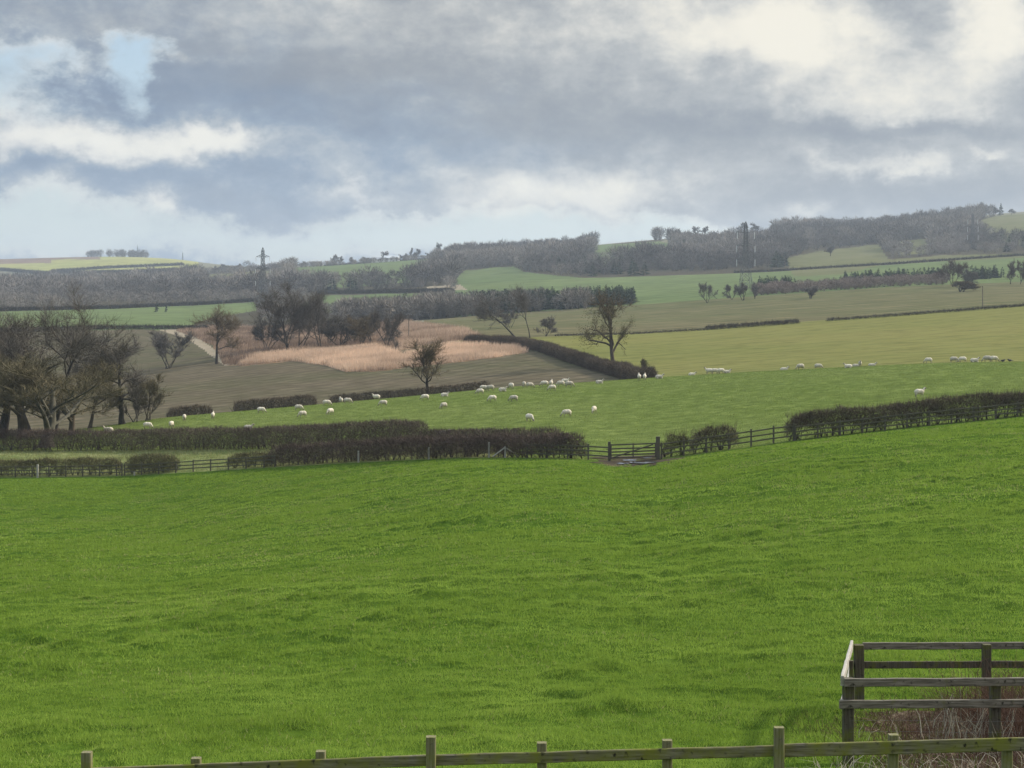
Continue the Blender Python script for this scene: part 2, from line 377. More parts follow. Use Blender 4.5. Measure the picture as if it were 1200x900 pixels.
# ------------------------------------------------------------------ grass
def sample_fan(n, y0, y1, u0=-140, u1=1340, rng=RNG):
    Y = np.sqrt(rng.uniform(y0**2, y1**2, n)); u = rng.uniform(u0, u1, n); return u, Y
G1 = twig_mat('grass_blades', (.104, .182, .018), (.325, .435, .078), trans=.4, isl=.5)
G2 = twig_mat('pasture_blades', (.104, .148, .030), (.18, .212, .06), trans=.3, isl=.4)
G3 = twig_mat('paddock_blades', (.17, .195, .065), (.32, .30, .14), trans=.3)
def meadow_grass():
    Vs = []; T = []
    for (y0, y1, n, L, W) in ((13, 20, 120000, .085, .009), (20, 32, 230000, .085, .012), (32, 60, 280000, .095, .02), (60, 160, 380000, .11, .045)):
        u, Y = sample_fan(n, y0, y1); x = (u-600)/F*Y
        C2 = np.interp(u, KN[3][0], KN[3][2]); keep = Y < C2-1.5
        mudd = ((x-(742-600)/F*112)/4.0)**2+((Y-110.0)/5.6)**2+.5*(RNG.random(len(x))-.5) > .62+.6*vnoise(x*1.1, Y*1.1, 77); keep &= mudd; keep &= ~((Y > 16.6) & (Y < 26) & (x > 5.0+.13*(Y-17)*1.2+.8*vnoise(x*2, Y*2, 6)))
        u, Y, x = u[keep], Y[keep], x[keep]; n = len(u)
        z = terr(u, Y)+lumps(x, Y)*np.clip((C2[keep]-Y)/6, 0, 1)-.015
        a = fbm(x/1.1+.5*fbm(x/3, Y/3, 9), Y/.9, 3, 3); b = fbm(x/7, Y/6, 21, 3)
        tuft = np.clip((a-.5)*4, 0, 1)*np.clip(b*2-.5, 0, 1)
        D = RNG.normal(size=(n, 3))*np.array([.55, .55, .15])+np.array([.12, -.05, 1.0])
        l = L*(.55+.6*RNG.random(n))*(1+.9*tuft)
        V_, _ = spikes(np.stack([x, Y, z], -1), D, l, W*(.7+.6*RNG.random(n)))
        Vs.append(V_)
        tone = np.clip(.5+1.5*(fbm(x/2.2, Y/2.2, 51, 3)-.5)+.5*(fbm(x/30, Y/40, 52, 2)-.5)+.2*(b-.5)-.35*tuft, 0, 1); T.append(np.repeat(tone, 3))
    V_ = np.concatenate(Vs); return V_, np.arange(len(V_)).reshape(-1, 3), np.concatenate(T)
def tussocks():
    u, Y = sample_fan(60000, 15, 150); x = (u-600)/F*Y; C2 = np.interp(u, KN[3][0], KN[3][2])
    k = (Y < C2-3) & (fbm(x/6, Y/5, 95, 3)+.35*RNG.random(len(x)) > .77) & ~((Y > 16.6) & (Y < 26) & (x > 4.6+.13*(Y-17)*1.2)); x, Y, u = x[k], Y[k], u[k]
    n = len(x); per = 30; sz = .07+.30*RNG.random(n)**3; r = RNG.normal(size=(n, per, 2))*sz[:, None, None]; bx = x[:, None]+r[..., 0]; by = Y[:, None]+r[..., 1]*.8
    bx, by = bx.ravel(), by.ravel(); uu = 600+bx*F/by; C2 = np.interp(uu, KN[3][0], KN[3][2]); z = terr(uu, by)+lumps(bx, by)*np.clip((C2-by)/6, 0, 1)-.02
    rr = r.reshape(-1, 2)/np.repeat(sz, per)[:, None]; D = np.concatenate([rr*.45, np.ones((n*per, 1))], 1)+RNG.normal(size=(n*per, 3))*.3
    L = np.repeat(.08+.30*sz, per)*(.6+.8*RNG.random(n*per)); wd = np.repeat(np.clip(.0006*Y, .010, .05), per)
    q, _ = spikes(np.stack([bx, by, z], -1), D, L, wd); return q, np.repeat(np.repeat(RNG.random(n)*.45, per), 3)
v_, f_, t_ = meadow_grass()
v2_, t2_ = tussocks(); v_ = np.concatenate([v_, v2_]); t_ = np.concatenate([t_, t2_]); f_ = np.arange(len(v_)).reshape(-1, 3)
tag(link('grass', mesh_np('grass', v_, f_, G1, t_)), 'short green meadow grass with low tussocks', 'grass', kind='stuff')
def dead_grass():
    u, Y = sample_fan(160000, 13, 130); x = (u-600)/F*Y; C2 = np.interp(u, KN[3][0], KN[3][2])
    k = (Y < C2-2) & (fbm(x/2.4, Y/2.0, 97, 3) > .56) & ~((Y > 16.6) & (Y < 26) & (x > 5.0+.13*(Y-17)*1.2)); x, Y, u = x[k], Y[k], u[k]; C2 = C2[k]; n = len(x)
    z = terr(u, Y)+lumps(x, Y)*np.clip((C2-Y)/6, 0, 1)-.01
    q, f = spikes(np.stack([x, Y, z], -1), RNG.normal(size=(n, 3))*np.array([.8, .8, .2])+np.array([.1, 0, .8]), .10*(.5+RNG.random(n)), np.clip(.0006*Y, .008, .04)*(.6+.6*RNG.random(n)))
    tag(link('dead_grass', mesh_np('dead_grass', q, f, twig_mat('dead_grass_blades', (.20, .22, .06), (.40, .37, .17), trans=.3), np.repeat(RNG.random(n), 3))), 'yellowed dead blades mixed into the meadow grass', 'grass', kind='stuff')
dead_grass()
def field_grass(sel, n, L, W, y0, y1, u0, u1, m, lab):
    u, Y = sample_fan(n, y0, y1, u0, u1); x = (u-600)/F*Y
    k = sel(u, Y); u, Y, x = u[k], Y[k], x[k]; n = len(u); C2 = np.interp(u, KN[3][0], KN[3][2]); C4 = np.interp(u, KN[5][0], KN[5][2])
    z = terr(u, Y)+(.3*(fbm(x/9, Y/8, 31, 3)-.5)+.12*(fbm(x/2, Y/2, 33, 2)-.5))*np.clip((Y-C2)/5, 0, 1)*np.clip((C4-Y)/12, .15, 1)-.02
    D = RNG.normal(size=(n, 3))*np.array([.6, .6, .15])+np.array([.1, 0, 1.0])
    v, f = spikes(np.stack([x, Y, z], -1), D, L*(.5+.8*RNG.random(n)), W)
    tone = np.clip(.5+1.3*(fbm(x/6, Y/6, 61, 3)-.5), 0, 1)
    tag(link('grass', mesh_np('grass', v, f, m, np.repeat(tone, 3))), lab, 'grass', kind='stuff')
kn = lambda u, i: np.interp(u, KN[i][0], KN[i][2])
field_grass(lambda u, Y: (Y > kn(u, 3)+.3) & (Y < kn(u, 5)+3) & ~((u < 600) & (Y < kn(u, 4)-1)), 330000, .10, .06, 110, 245, -100, 1300, G2, 'grazed grass of the sheep pasture')
field_grass(lambda u, Y: (Y > kn(u, 3)+.3) & (Y < kn(u, 4)) & (u < 590), 60000, .38, .05, 115, 190, -100, 600, G3, 'pale rough grass in the strip between the hedges')

# tall dry grass crop
def reeds():
    Vs, T = [], []
    for P, n, hh in ((REEDS[0], 26000, 1.9), (REEDS[1], 9000, 1.6), (REEDS[2], 52000, 1.9)):
        p = np.array(P); got = 0
        while got < n:
            m = 40000; u = RNG.uniform(p[:, 0].min(), p[:, 0].max(), m); Y = RNG.uniform(300, 700, m)
            z = terr(u, Y); v = VH-(z-ZC)*F/Y; k = inpoly(u, v, P); u, Y, z = u[k], Y[k], z[k]; m = len(u)
            if m == 0: break
            D = RNG.normal(size=(m, 3))*np.array([.28, .28, .1])+np.array([.1, 0, 1.0])
            q, _ = spikes(np.stack([(u-600)/F*Y, Y, z-.05], -1), D, hh*(.5+.6*RNG.random(m))*(.55+.9*fbm((u-600)/F*Y/9, Y/9, 73, 3)), .16); Vs.append(q)
            x = (u-600)/F*Y
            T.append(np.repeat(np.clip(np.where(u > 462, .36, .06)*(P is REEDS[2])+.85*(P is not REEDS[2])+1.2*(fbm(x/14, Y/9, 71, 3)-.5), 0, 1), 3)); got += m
    v = np.concatenate(Vs); return v, np.arange(len(v)).reshape(-1, 3), np.concatenate(T)
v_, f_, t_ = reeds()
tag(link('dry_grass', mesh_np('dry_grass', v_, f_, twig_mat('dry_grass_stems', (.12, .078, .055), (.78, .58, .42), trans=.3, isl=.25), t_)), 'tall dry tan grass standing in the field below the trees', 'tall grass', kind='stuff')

# ------------------------------------------------------------------ bare trees
def tube(pts, rad, sides, VV, FF, off):
    n = len(pts); base = off
    d = np.gradient(pts, axis=0); d = norm(d)
    ref = np.array([.3, .9, .1]); s = norm(np.cross(d, ref)); t = np.cross(d, s)
    a = np.linspace(0, 2*np.pi, sides, endpoint=False)
    ring = pts[:, None]+rad[:, None, None]*(np.cos(a)[None, :, None]*s[:, None]+np.sin(a)[None, :, None]*t[:, None])
    VV.append(ring.reshape(-1, 3))
    i = np.arange(n-1)[:, None]*sides; j = np.arange(sides)[None]; k = (j+1) % sides
    FF.append(np.stack([i+j, i+k, i+k+sides, i+j+sides], -1).reshape(-1, 4)+base)
    return off+n*sides

TWK = .95
def gen_tree(seed, H=12, W=11, fork=.3, r=.35, n1=8, n2=6, n3=7, n4=7, up=.25, crook=.35, lean=(0, 0), twig=.035, stems=1, a0=55, fineup=.3, topbare=False):
    rg = np.random.default_rng(seed); TV, TF = [], []; off = 0
    def grow(p, d, L, r0, r1, n, upv, ck):
        pts = [p]; d = d/np.linalg.norm(d); q = p.copy()
        for i in range(n):
            d = d+rg.normal(size=3)*ck*.55+np.array([0, 0, upv*.3]); d /= np.linalg.norm(d); q = q+d*L/n; pts.append(q.copy())
        return np.array(pts), np.linspace(r0, r1, n+1)
    lv2 = []
    def children(pts, rad, n, s0, ang, Lf, rf, upv, ck, nseg, keep, sides=None):
        nonlocal off
        out = []
        tot = np.linalg.norm(np.diff(pts, axis=0), axis=1).sum()
        for i in range(n):
            s = s0+(1-s0)*(i+rg.random()*.9)/n; f = s*(len(pts)-1); k = min(int(f), len(pts)-2); t = f-k
            p = pts[k]*(1-t)+pts[k+1]*t; dd = pts[k+1]-pts[k]; dd = dd/np.linalg.norm(dd); rr = rad[k]*(1-t)+rad[k+1]*t
            perp = np.cross(dd, rg.normal(size=3)); perp /= np.linalg.norm(perp)
            A = R(ang*(.7+.6*rg.random())); L = tot*Lf*(.6+.6*rg.random())*(1.15-.5*s)
            P, Rr = grow(p, dd*math.cos(A)+perp*math.sin(A), L, max(rr*rf, .02), max(rr*rf*.35, .012), nseg, upv, ck)
            out.append((P, Rr))
        return out
    l1 = []
    for st in range(stems):
        base = np.array([0, 0, 0.0]) if stems == 1 else np.array([rg.normal()*.35, rg.normal()*.35, 0])
        d0 = np.array([lean[0], lean[1], 1.0])+ (0 if stems == 1 else rg.normal(size=3)*np.array([.35, .35, 0]))
        P, Rr = grow(base, d0, H*.78, r*(1 if stems == 1 else .55), r*.22, 9, .15, crook*.45)
        Rr[0] *= 1.35
        off = tube(P, Rr, 7, TV, TF, off)
        l1 += [(P, Rr)]
    L1, L2 = [], []
    for P, Rr in l1:
        L1 += children(P, Rr, max(2, n1//stems), fork, a0, .62, .62, up, crook, 6, True)
    for P, Rr in L1: off = tube(P, Rr, 5, TV, TF, off)
    for P, Rr in L1: L2 += children(P, Rr, n2, .3, 48, .55, .6, up, crook, 4, True)
    for P, Rr in l1: L2 += children(P, Rr, 3, .75, 40, .25, .6, up, crook, 4, True)
    for P, Rr in L2: off = tube(P, Rr, 4, TV, TF, off)
    TV = np.concatenate(TV); TF = np.concatenate(TF)
    # finer branches: vectorised
    segP, segD, segL = [], [], []
    for P, Rr in L1+L2:
        k0 = 2 if len(P) > 5 else 0; segP.append(P[k0:-1]); segD.append(np.diff(P, axis=0)[k0:])
    SP, SD = np.concatenate(segP), np.concatenate(segD); 
    SLn = np.linalg.norm(SD, axis=1)
    def scatter(SP, SD, n, ang, L, w, upv):
        i = rg.integers(0, len(SP), n); t = rg.random(n)[:, None]; P = SP[i]+SD[i]*t; dd = norm(SD[i]); pr = norm(np.cross(dd, rg.normal(size=(n, 3))))
        A = np.radians(ang*(.6+.8*rg.random(n)))[:, None]; D = norm(dd*np.cos(A)+pr*np.sin(A)+np.array([0, 0, upv])); l = L*(.5+rg.random(n))
        V, Fc = spikes(P, D, l, w, rg); return P, D*l[:, None], V
    nL2 = len(L2)
    W3 = max(.115*H, .7); twig = twig*TWK
    P3, D3, V3 = scatter(SP, SD, int(nL2*n3*1.25), 45, W3, twig*1.7, fineup)
    P4, D4, V4 = scatter(P3, D3*.95, int(len(P3)*n4*1.35), 42, W3*.62, twig, fineup)
    CV = np.concatenate([V3, V4])
    # fit to height and width
    allv = np.concatenate([TV, CV]); hz = np.percentile(allv[:, 2], 99.7); mid = 0
    wx = max(np.percentile(np.abs(allv[:, 0]-lean[0]*H*.4), 95), np.percentile(np.abs(allv[:, 1]-lean[1]*H*.4), 95))*2
    s = np.array([W/wx, W/wx, H/hz])
    # keep trunk radius sane under scaling
    return TV*s, TF, CV*s, np.arange(len(CV)).reshape(-1, 3)

BK = {'dark': bark_mat('dark_bark', (.035, .030, .024), (.07, .06, .048)), 'grey': bark_mat('grey_green_bark', (.075, .07, .052), (.13, .12, .09)),
      'brown': bark_mat('brown_bark', (.05, .04, .028), (.10, .08, .055))}
TW = {'dark': twig_mat('dark_twigs', (.07, .06, .05), (.16, .14, .115)), 'olive': twig_mat('olive_twigs', (.085, .072, .042), (.18, .152, .09)),
      'grey': twig_mat('grey_twigs', (.10, .09, .078), (.19, .17, .145)), 'brown': twig_mat('brown_twigs', (.09, .068, .042), (.19, .148, .088)),
      'russet': twig_mat('russet_twigs', (.075, .05, .04), (.13, .09, .075))}
LEAF = twig_mat('ivy_leaves', (.05, .05, .02), (.115, .105, .04), trans=.2)
HOLD = twig_mat('withered_leaves', (.10, .085, .03), (.17, .13, .05), trans=.2)

def tree(name, label, pos, rz=0.0, bark='dark', twigs='dark', group=None, cat='tree', leafclumps=None, **kw):
    TV, TF, CV, CF = gen_tree(**kw)
    root = empty(name, pos, rz); tag(root, label, cat, group)
    tr = link('trunk', mesh_np('trunk', TV-np.array([0, 0, .15]), TF, BK[bark], smooth=True), root)
    link('crown', mesh_np('crown', CV-np.array([0, 0, .15]), CF, TW[twigs], np.full(len(CV), .5)), root)
    if leafclumps:
        n, per, mt, nm, size, zlo, zhi, leafsize = leafclumps
        rg = np.random.default_rng(kw['seed']+99); c = CV.reshape(-1, 3, 3)[:, 2]; H = kw.get('H', 12)
        ok = c[(c[:, 2] > zlo*H) & (c[:, 2] < zhi*H)]
        cs = ok[rg.integers(0, len(ok), n)]
        P = np.repeat(cs, per, 0)+rg.normal(size=(n*per, 3))*size*np.repeat(.5+rg.random(n), per)[:, None]
        v, f = spikes(P, rg.normal(size=(len(P), 3)), leafsize*(.6+.8*rg.random(len(P))), leafsize, rg)
        link(nm, mesh_np(nm, v, f, mt, np.repeat(rg.random(len(P)), 3)), root)
    return root

GL_ = 'bare trees behind the long hedge on the left'
def gpos(u, v, lo, hi): return tuple(place(u, v, lo, hi))
def cpos(u, back=4): return tuple(at(u, crestY(u)+back))
# the group on the left
tree('oak_tree', 'tallest dark bare oak with crooked limbs rising behind the olive tree', gpos(63, 508, 190, 214), .4, 'dark', 'dark', GL_, seed=3, H=20.5, W=17, fork=.42, r=.40, n1=11, n2=7, n3=8, n4=6, crook=.5, a0=58, twig=.04)
tree('oak_tree', 'sturdy dark bare oak with one long limb to the right, beside the grey shrub', gpos(143, 497, 205, 216), 1.0, 'dark', 'dark', GL_, seed=8, H=13.2, W=12.5, fork=.36, r=.40, n1=9, n2=6, n3=7, n4=7, crook=.55, a0=66, lean=(-.06, 0), twig=.04)
tree('oak_tree', 'dark bare oak at the very left edge of the view with spreading top', gpos(4, 508, 192, 214), 2.2, 'dark', 'dark', GL_, seed=15, H=20, W=16, fork=.45, r=.37, n1=10, n2=7, n3=8, n4=6, crook=.5, a0=55, twig=.04)
tree('willow_tree', 'olive brown bushy tree with pale grey trunk standing in the hedge', gpos(54, 520, 164, 176), .3, 'grey', 'olive', GL_, seed=21, H=10.8, W=13, fork=.22, r=.44, n1=11, n2=7, n3=9, n4=9, crook=.25, a0=50, up=.35, fineup=.5, twig=.033)
tree('willow_tree', 'olive brown bushy tree by the left edge, lower than its neighbour', gpos(27, 512, 182, 200), 2.0, 'brown', 'olive', GL_, seed=23, H=11.5, W=11, fork=.3, r=.4, n1=10, n2=7, n3=9, n4=9, crook=.25, a0=48, up=.35, fineup=.5, twig=.033)
tree('willow_tree', 'slim olive tree behind the left edge trees with thin dark trunk', gpos(3, 513, 180, 196), 1.0, 'dark', 'olive', GL_, seed=25, H=9.5, W=9, fork=.3, r=.22, n1=8, n2=6, n3=8, n4=8, crook=.25, a0=45, up=.35, fineup=.5, twig=.033)
tree('willow_tree', 'small olive tree with slender leaning trunk left of the sturdy dark oak', gpos(105, 502, 200, 214), 4.0, 'brown', 'olive', GL_, seed=28, H=9, W=9.2, fork=.34, r=.2, n1=9, n2=6, n3=8, n4=8, crook=.3, a0=52, up=.3, fineup=.4, lean=(-.06, 0), twig=.033)
tree('bare_shrub', 'grey green rounded thicket shrub right of the sturdy dark oak', gpos(172, 493, 206, 219), 0, 'brown', 'olive', GL_, cat='shrub', seed=31, H=7.0, W=6.0, fork=.08, r=.16, n1=14, n2=6, n3=8, n4=8, stems=5, crook=.3, a0=40, up=.4, fineup=.4, twig=.033)
tree('bare_shrub', 'dense low thicket shrub close against the sturdy dark oak', gpos(158, 494, 206, 217), 1, 'dark', 'dark', GL_, cat='shrub', seed=33, H=5.5, W=5.0, fork=.08, r=.14, n1=12, n2=6, n3=8, n4=8, stems=4, crook=.3, a0=40, up=.4, fineup=.4, twig=.033)
tree('bare_tree', 'dark twiggy tree between the tallest oak and the sturdy dark oak, further back', gpos(92, 470, 290, 360), 1, 'dark', 'dark', GL_, seed=37, H=17, W=15, fork=.2, r=.35, n1=11, n2=7, n3=8, n4=8, crook=.35, a0=46, twig=.05)
tree('willow_tree', 'olive brown tree low between the pale trunked tree and the slender leaning one', gpos(84, 509, 190, 212), 2.6, 'brown', 'olive', GL_, seed=29, H=9.8, W=10.5, fork=.24, r=.3, n1=10, n2=7, n3=9, n4=9, crook=.3, a0=50, up=.3, fineup=.4, twig=.033)
tree('oak_tree', 'dark bare oak half hidden between the tallest oak and the left edge oak', gpos(34, 508, 192, 212), 3.3, 'dark', 'dark', GL_, seed=38, H=17, W=15, fork=.4, r=.32, n1=10, n2=7, n3=8, n4=6, crook=.5, a0=58, twig=.04)
tree('bare_tree', 'dark twiggy tree behind the sturdy dark oak, reaching over the hedge gap', gpos(120, 468, 300, 370), 5, 'dark', 'dark', GL_, seed=39, H=14, W=15, fork=.2, r=.32, n1=11, n2=7, n3=8, n4=8, crook=.35, a0=46, twig=.05)
# trees in front of the tan grass
tree('bare_shrub', 'dark grey bush with spiky stems at the far edge of the ploughed field', gpos(197, 432, 380, 420), .4, 'dark', 'grey', None, cat='shrub', seed=41, H=11, W=12, fork=.06, r=.2, n1=14, n2=6, n3=8, n4=8, stems=5, crook=.25, a0=35, up=.5, fineup=.5, twig=.06)
tree('bare_tree', 'bare tree with forked trunk beside the pale track', gpos(254, 426, 380, 410), .8, 'dark', 'brown', None, seed=43, H=16.5, W=12, fork=.3, r=.34, n1=9, n2=6, n3=8, n4=7, crook=.45, a0=52, twig=.06)
GM = 'dark bare trees around the tan mound'
for u, v, H, W, sd, st, lab, tw, cr in (
        (338, 413, 21.0, 18, 51, 4, 'tall dark multi stemmed tree standing left on the tan mound', 'dark', .3),
        (374, 410, 17.5, 16, 53, 3, 'dark bushy tree on the tan mound with split trunk, right of the tall one', 'dark', .35),
        (352, 408, 18.0, 16, 55, 3, 'dense dark tree standing between the two split trunk trees of the mound', 'dark', .3),
        (398, 407, 9.5, 14, 57, 5, 'low dark thicket bush right behind the tan mound', 'dark', .3),
        (424, 407, 9.8, 13, 58, 4, 'bare bush with thin upright stem behind the middle of the mound', 'brown', .3),
        (454, 409, 11, 12, 59, 2, 'crooked dark bare tree at the right end of the tan mound', 'dark', .55),
        (314, 411, 9.7, 13, 61, 4, 'low dark bush at the left foot of the mound trees', 'dark', .3),
        (412, 402, 9.0, 14, 65, 5, 'dense grey bush filling the gap behind the low thicket of the mound', 'grey', .3),
        (386, 403, 9.6, 13, 66, 5, 'dark bush behind the split trunk tree of the mound', 'dark', .3),
        (438, 404, 9.0, 13, 63, 4, 'twiggy bush beside the crooked tree of the mound', 'dark', .3)):
    tree('bare_tree' if H > 9.9 else 'bare_shrub', lab, gpos(u, v, 380, 470), sd, 'dark', tw, GM, cat='tree' if H > 9.9 else 'shrub', seed=sd, H=H, W=W, fork=.14, r=.34 if H > 9.9 else .18, n1=12, n2=6, n3=8, n4=8, stems=st, crook=cr, a0=42, up=.35, fineup=.35, twig=.06)
tree('thorn_tree', 'round headed brownish thorn tree alone beyond the sheep crest', tuple(at(502, 251, 0)), .7, 'dark', 'brown', None, seed=72, H=10.6, W=9.0, fork=.34, r=.27, n1=13, n2=6, n3=6, n4=5, crook=.45, a0=50, up=.45, twig=.042, lean=(.06, 0),
     leafclumps=(34, 12, HOLD, 'withered_leaves', .22, .3, 1.0, .12))
tree('ash_tree', 'ivy tufted tree with bare upper limbs standing in the long dark hedge', gpos(719, 430, 262, 330), .5, 'brown', 'brown', None, seed=75, H=17.2, W=12.5, fork=.16, r=.55, n1=11, n2=5, n3=5, n4=5, crook=.55, a0=50, twig=.06,
     leafclumps=(170, 30, LEAF, 'ivy', .42, .2, .72, .15))
tree('leaning_tree', 'bare tree leaning to the left above the top of the long hedge', gpos(604, 396, 400, 440), 0, 'dark', 'grey', None, seed=77, H=13.2, W=13, fork=.5, r=.28, n1=8, n2=6, n3=7, n4=6, crook=.3, a0=45, twig=.06, lean=(-.75, 0))
tree('bare_tree', 'slender bare tree leaning slightly, right of the strongly leaning tree', gpos(621, 396, 400, 440), 0, 'dark', 'grey', None, seed=79, H=15.5, W=9, fork=.4, r=.22, n1=9, n2=6, n3=7, n4=6, crook=.35, a0=42, twig=.06, lean=(-.2, 0))
tree('bare_shrub', 'small grey bush at the head of the long hedge, by the pale field corner', gpos(640, 394, 400, 450), 0, 'dark', 'grey', None, cat='shrub', seed=81, H=6.0, W=6, fork=.1, r=.12, n1=12, n2=5, n3=7, n4=6, stems=4, crook=.3, a0=45, twig=.06)
tree('bare_shrub', 'pale bush on the brown field edge behind the leaning trees', gpos(596, 384, 430, 540), 0, 'dark', 'grey', None, cat='shrub', seed=82, H=6.5, W=9, fork=.1, r=.12, n1=12, n2=5, n3=7, n4=6, stems=4, crook=.3, a0=50, twig=.07)
tree('dead_stump', 'narrow ivy covered stump standing near the low end of the long hedge', gpos(755, 440, 250, 290), 0, 'brown', 'brown', None, cat='tree stump', seed=83, H=3.6, W=1.3, fork=.2, r=.3, n1=8, n2=4, n3=5, n4=4, crook=.2, a0=25, up=.6, twig=.04,
     leafclumps=(26, 22, LEAF, 'ivy', .14, .05, .85, .14))
# trees at the top of the stubble field
GP = 'bare trees by the tall pylon'
for u, v, H, W, sd, lab in ((829, 355, 9.2, 7.5, 91, 'bare bush tree alone left of the tall pylon at the field top'), (857, 351, 7.0, 8.5, 92, 'grey bush just left of the tall pylon foot'),
                            (871, 352, 8.0, 7, 93, 'bare tree half hiding the left leg of the tall pylon'), (884, 350, 7.6, 5, 94, 'bare tree half hiding the right leg of the tall pylon')):
    tree('bare_tree', lab, gpos(u, v, 600, 700), sd, 'dark', 'grey', GP, seed=sd, H=H, W=W, fork=.15, r=.25, n1=10, n2=6, n3=9, n4=7, stems=3, crook=.4, a0=38, twig=.06, up=.4)
for u, v, H, W, sd, tw, lab in ((1117, 336, 12.5, 13, 95, 'russet', 'large rounded russet tree at the end of the conifer band'), (1131, 337, 8.5, 8, 96, 'grey', 'grey twiggy tree just right of the large russet tree'),
                                (1128, 342, 4.6, 9.5, 97, 'brown', 'low brown bush in front of the large russet tree'), (1184, 333, 11.5, 5, 98, 'russet', 'tall narrow reddish tree near the right edge'),
                                (1196, 333, 11, 7, 99, 'russet', 'reddish tree at the right edge beside the narrow one'), (950, 350, 5.5, 6, 100, 'grey', 'thin bare bush standing out in the field below the conifer band')):
    tree('bare_tree' if H > 5 else 'bare_shrub', lab, gpos(u, v, 560, 720), sd, 'dark', tw, None, cat='tree' if H > 5 else 'shrub', seed=sd, H=H, W=W, fork=.15, r=.25, n1=12, n2=6, n3=9, n4=8, stems=3, crook=.3, a0=42, twig=.07)

# ------------------------------------------------------------------ woods
def lod_broad(seed, n=150, rounded=.55):
    rg = np.random.default_rng(seed); d = norm(rg.normal(size=(n, 3))+np.array([0, 0, .25])); rad = rg.random(n)**.4
    P = d*rad[:, None]*np.array([.36, .36, .36])*(.8+.4*rg.random()) + np.array([0, 0, .6])
    D = d*np.array([1, 1, .8])+np.array([0, 0, .55])+rg.normal(size=(n, 3))*.35
    v, _ = spikes(P, D, .2*(.6+.8*rg.random(n)), .034, rg)
    P2 = rg.normal(size=(14, 3))*np.array([.02, .02, .02])+np.array([0, 0, .02]); D2 = rg.normal(size=(14, 3))*np.array([.4, .4, .05])+np.array([0, 0, 1])
    v2, _ = spikes(P2, D2, .75, .028, rg)
    return np.concatenate([v, v2])
def lod_conifer(seed, n=110):
    rg = np.random.default_rng(seed); h = rg.random(n)**.8; a = rg.random(n)*2*np.pi; r = .2*(1-h)*(.7+.5*rg.random(n))+.01
    P = np.stack([np.cos(a)*r*.35, np.sin(a)*r*.35, .04+.93*h], -1); D = np.stack([np.cos(a), np.sin(a), -.15+.5*h], -1)
    v, _ = spikes(P, D, r*1.1+.03, .09*(1-h)+.03, rg); return v
PB = [lod_broad(200+i) for i in range(10)]; PC = [lod_conifer(300+i) for i in range(6)]
def wood(name, label, pts, hts, protos, mat, wide=1.0, toned=None):
    Vs, T = [], []
    rg = np.random.default_rng(len(pts)+5)
    pid = rg.integers(0, len(protos), len(pts)); ang = rg.random(len(pts))*2*np.pi
    for k, pr in enumerate(protos):
        s = np.where(pid == k)[0]
        if len(s) == 0: continue
        ca, sa = np.cos(ang[s])[:, None], np.sin(ang[s])[:, None]
        x = pr[None, :, 0]*ca-pr[None, :, 1]*sa; y = pr[None, :, 0]*sa+pr[None, :, 1]*ca
        h = hts[s][:, None]; w = h*wide*(.85+.3*rg.random((len(s), 1)))
        Vs.append(np.stack([x*w+pts[s][:, 0:1], y*w+pts[s][:, 1:2], pr[None, :, 2]*h+pts[s][:, 2:3]-.2], -1).reshape(-1, 3))
        tn = rg.random(len(s)) if toned is None else toned[s]
        T.append(np.repeat(tn, len(pr)))
    v = np.concatenate(Vs)
    o = link(name, mesh_np(name, v, np.arange(len(v)).reshape(-1, 3), mat, np.concatenate(T))); tag(o, label, 'woodland', kind='stuff'); return o
WB = twig_mat('far_wood_twigs', (.10, .09, .08), (.28, .247, .212), isl=.18); WG = twig_mat('far_wood_grey', (.11, .10, .087), (.27, .24, .205), isl=.2)
WC = twig_mat('conifer_needles', (.022, .034, .02), (.06, .078, .045)); WP = twig_mat('russet_wood_twigs', (.12, .095, .08), (.28, .22, .185), isl=.35)
def wood_points(n, u0, u1, y0, y1, ok, rng=RNG):
    u, Y = sample_fan(n, y0, y1, u0, u1, rng); z = terr(u, Y); v = VH-(z-ZC)*F/Y; k = ok(u, v, Y)
    return np.stack([(u-600)/F*Y, Y, z], -1)[k], u[k], v[k], Y[k]
FIELDS = [HILLF, OLIVE, OLIVE2, HILLF2, STRIP, STRIP2, STRIP3, TOPF, PALE, BROWNTOP]
def nofield(u, v):
    r = np.ones(u.shape, bool)
    for P in FIELDS: r &= ~inpoly(u, v+1.0, P)
    return r
p, u, v, Y = wood_points(7600, 525, 1420, 1115, 1960, lambda u, v, Y: nofield(u, v) & (Y > kn(u, 9)+12) & (Y < kn(u, 10)-10) & (Y > 1180-(u-525)*.0))
tn = np.clip(.45+1.6*(fbm(p[:, 0]/90, p[:, 1]/120, 81, 3)-.5)*1.5+.75*(RNG.random(len(p))-.5), 0, 1)
sel = fbm(p[:, 0]/70, p[:, 1]/90, 85, 2) > .30
ht = (8+8*RNG.random(len(p)))*(.6+.9*fbm(p[:, 0]/60, p[:, 1]/60, 87, 2)); ht = ht*np.where(Y < kn(u, 9)+150, .8, 1.0)
wood('woodland', 'grey brown bare woodland covering the far hillside', p, ht, PB, WB, 1.0, tn)
p, u, v, Y = wood_points(4200, -420, 540, 1120, 2060, lambda u, v, Y: nofield(u, v) & (Y < kn(u, 10)-10) & (Y > kn(u, 9)+(0)))
tn = np.clip(.45+1.6*(fbm(p[:, 0]/90, p[:, 1]/120, 83, 3)-.5)*1.5+.75*(RNG.random(len(p))-.5), 0, 1)
wood('woodland', 'dark bare woodland filling the valley below the far left hill', p, (8+7*RNG.random(len(p)))*(.6+.9*fbm(p[:, 0]/60, p[:, 1]/60, 89, 2))*np.where(Y > kn(u, 10)-160, .62, 1), PB, WB, 1.1, tn)
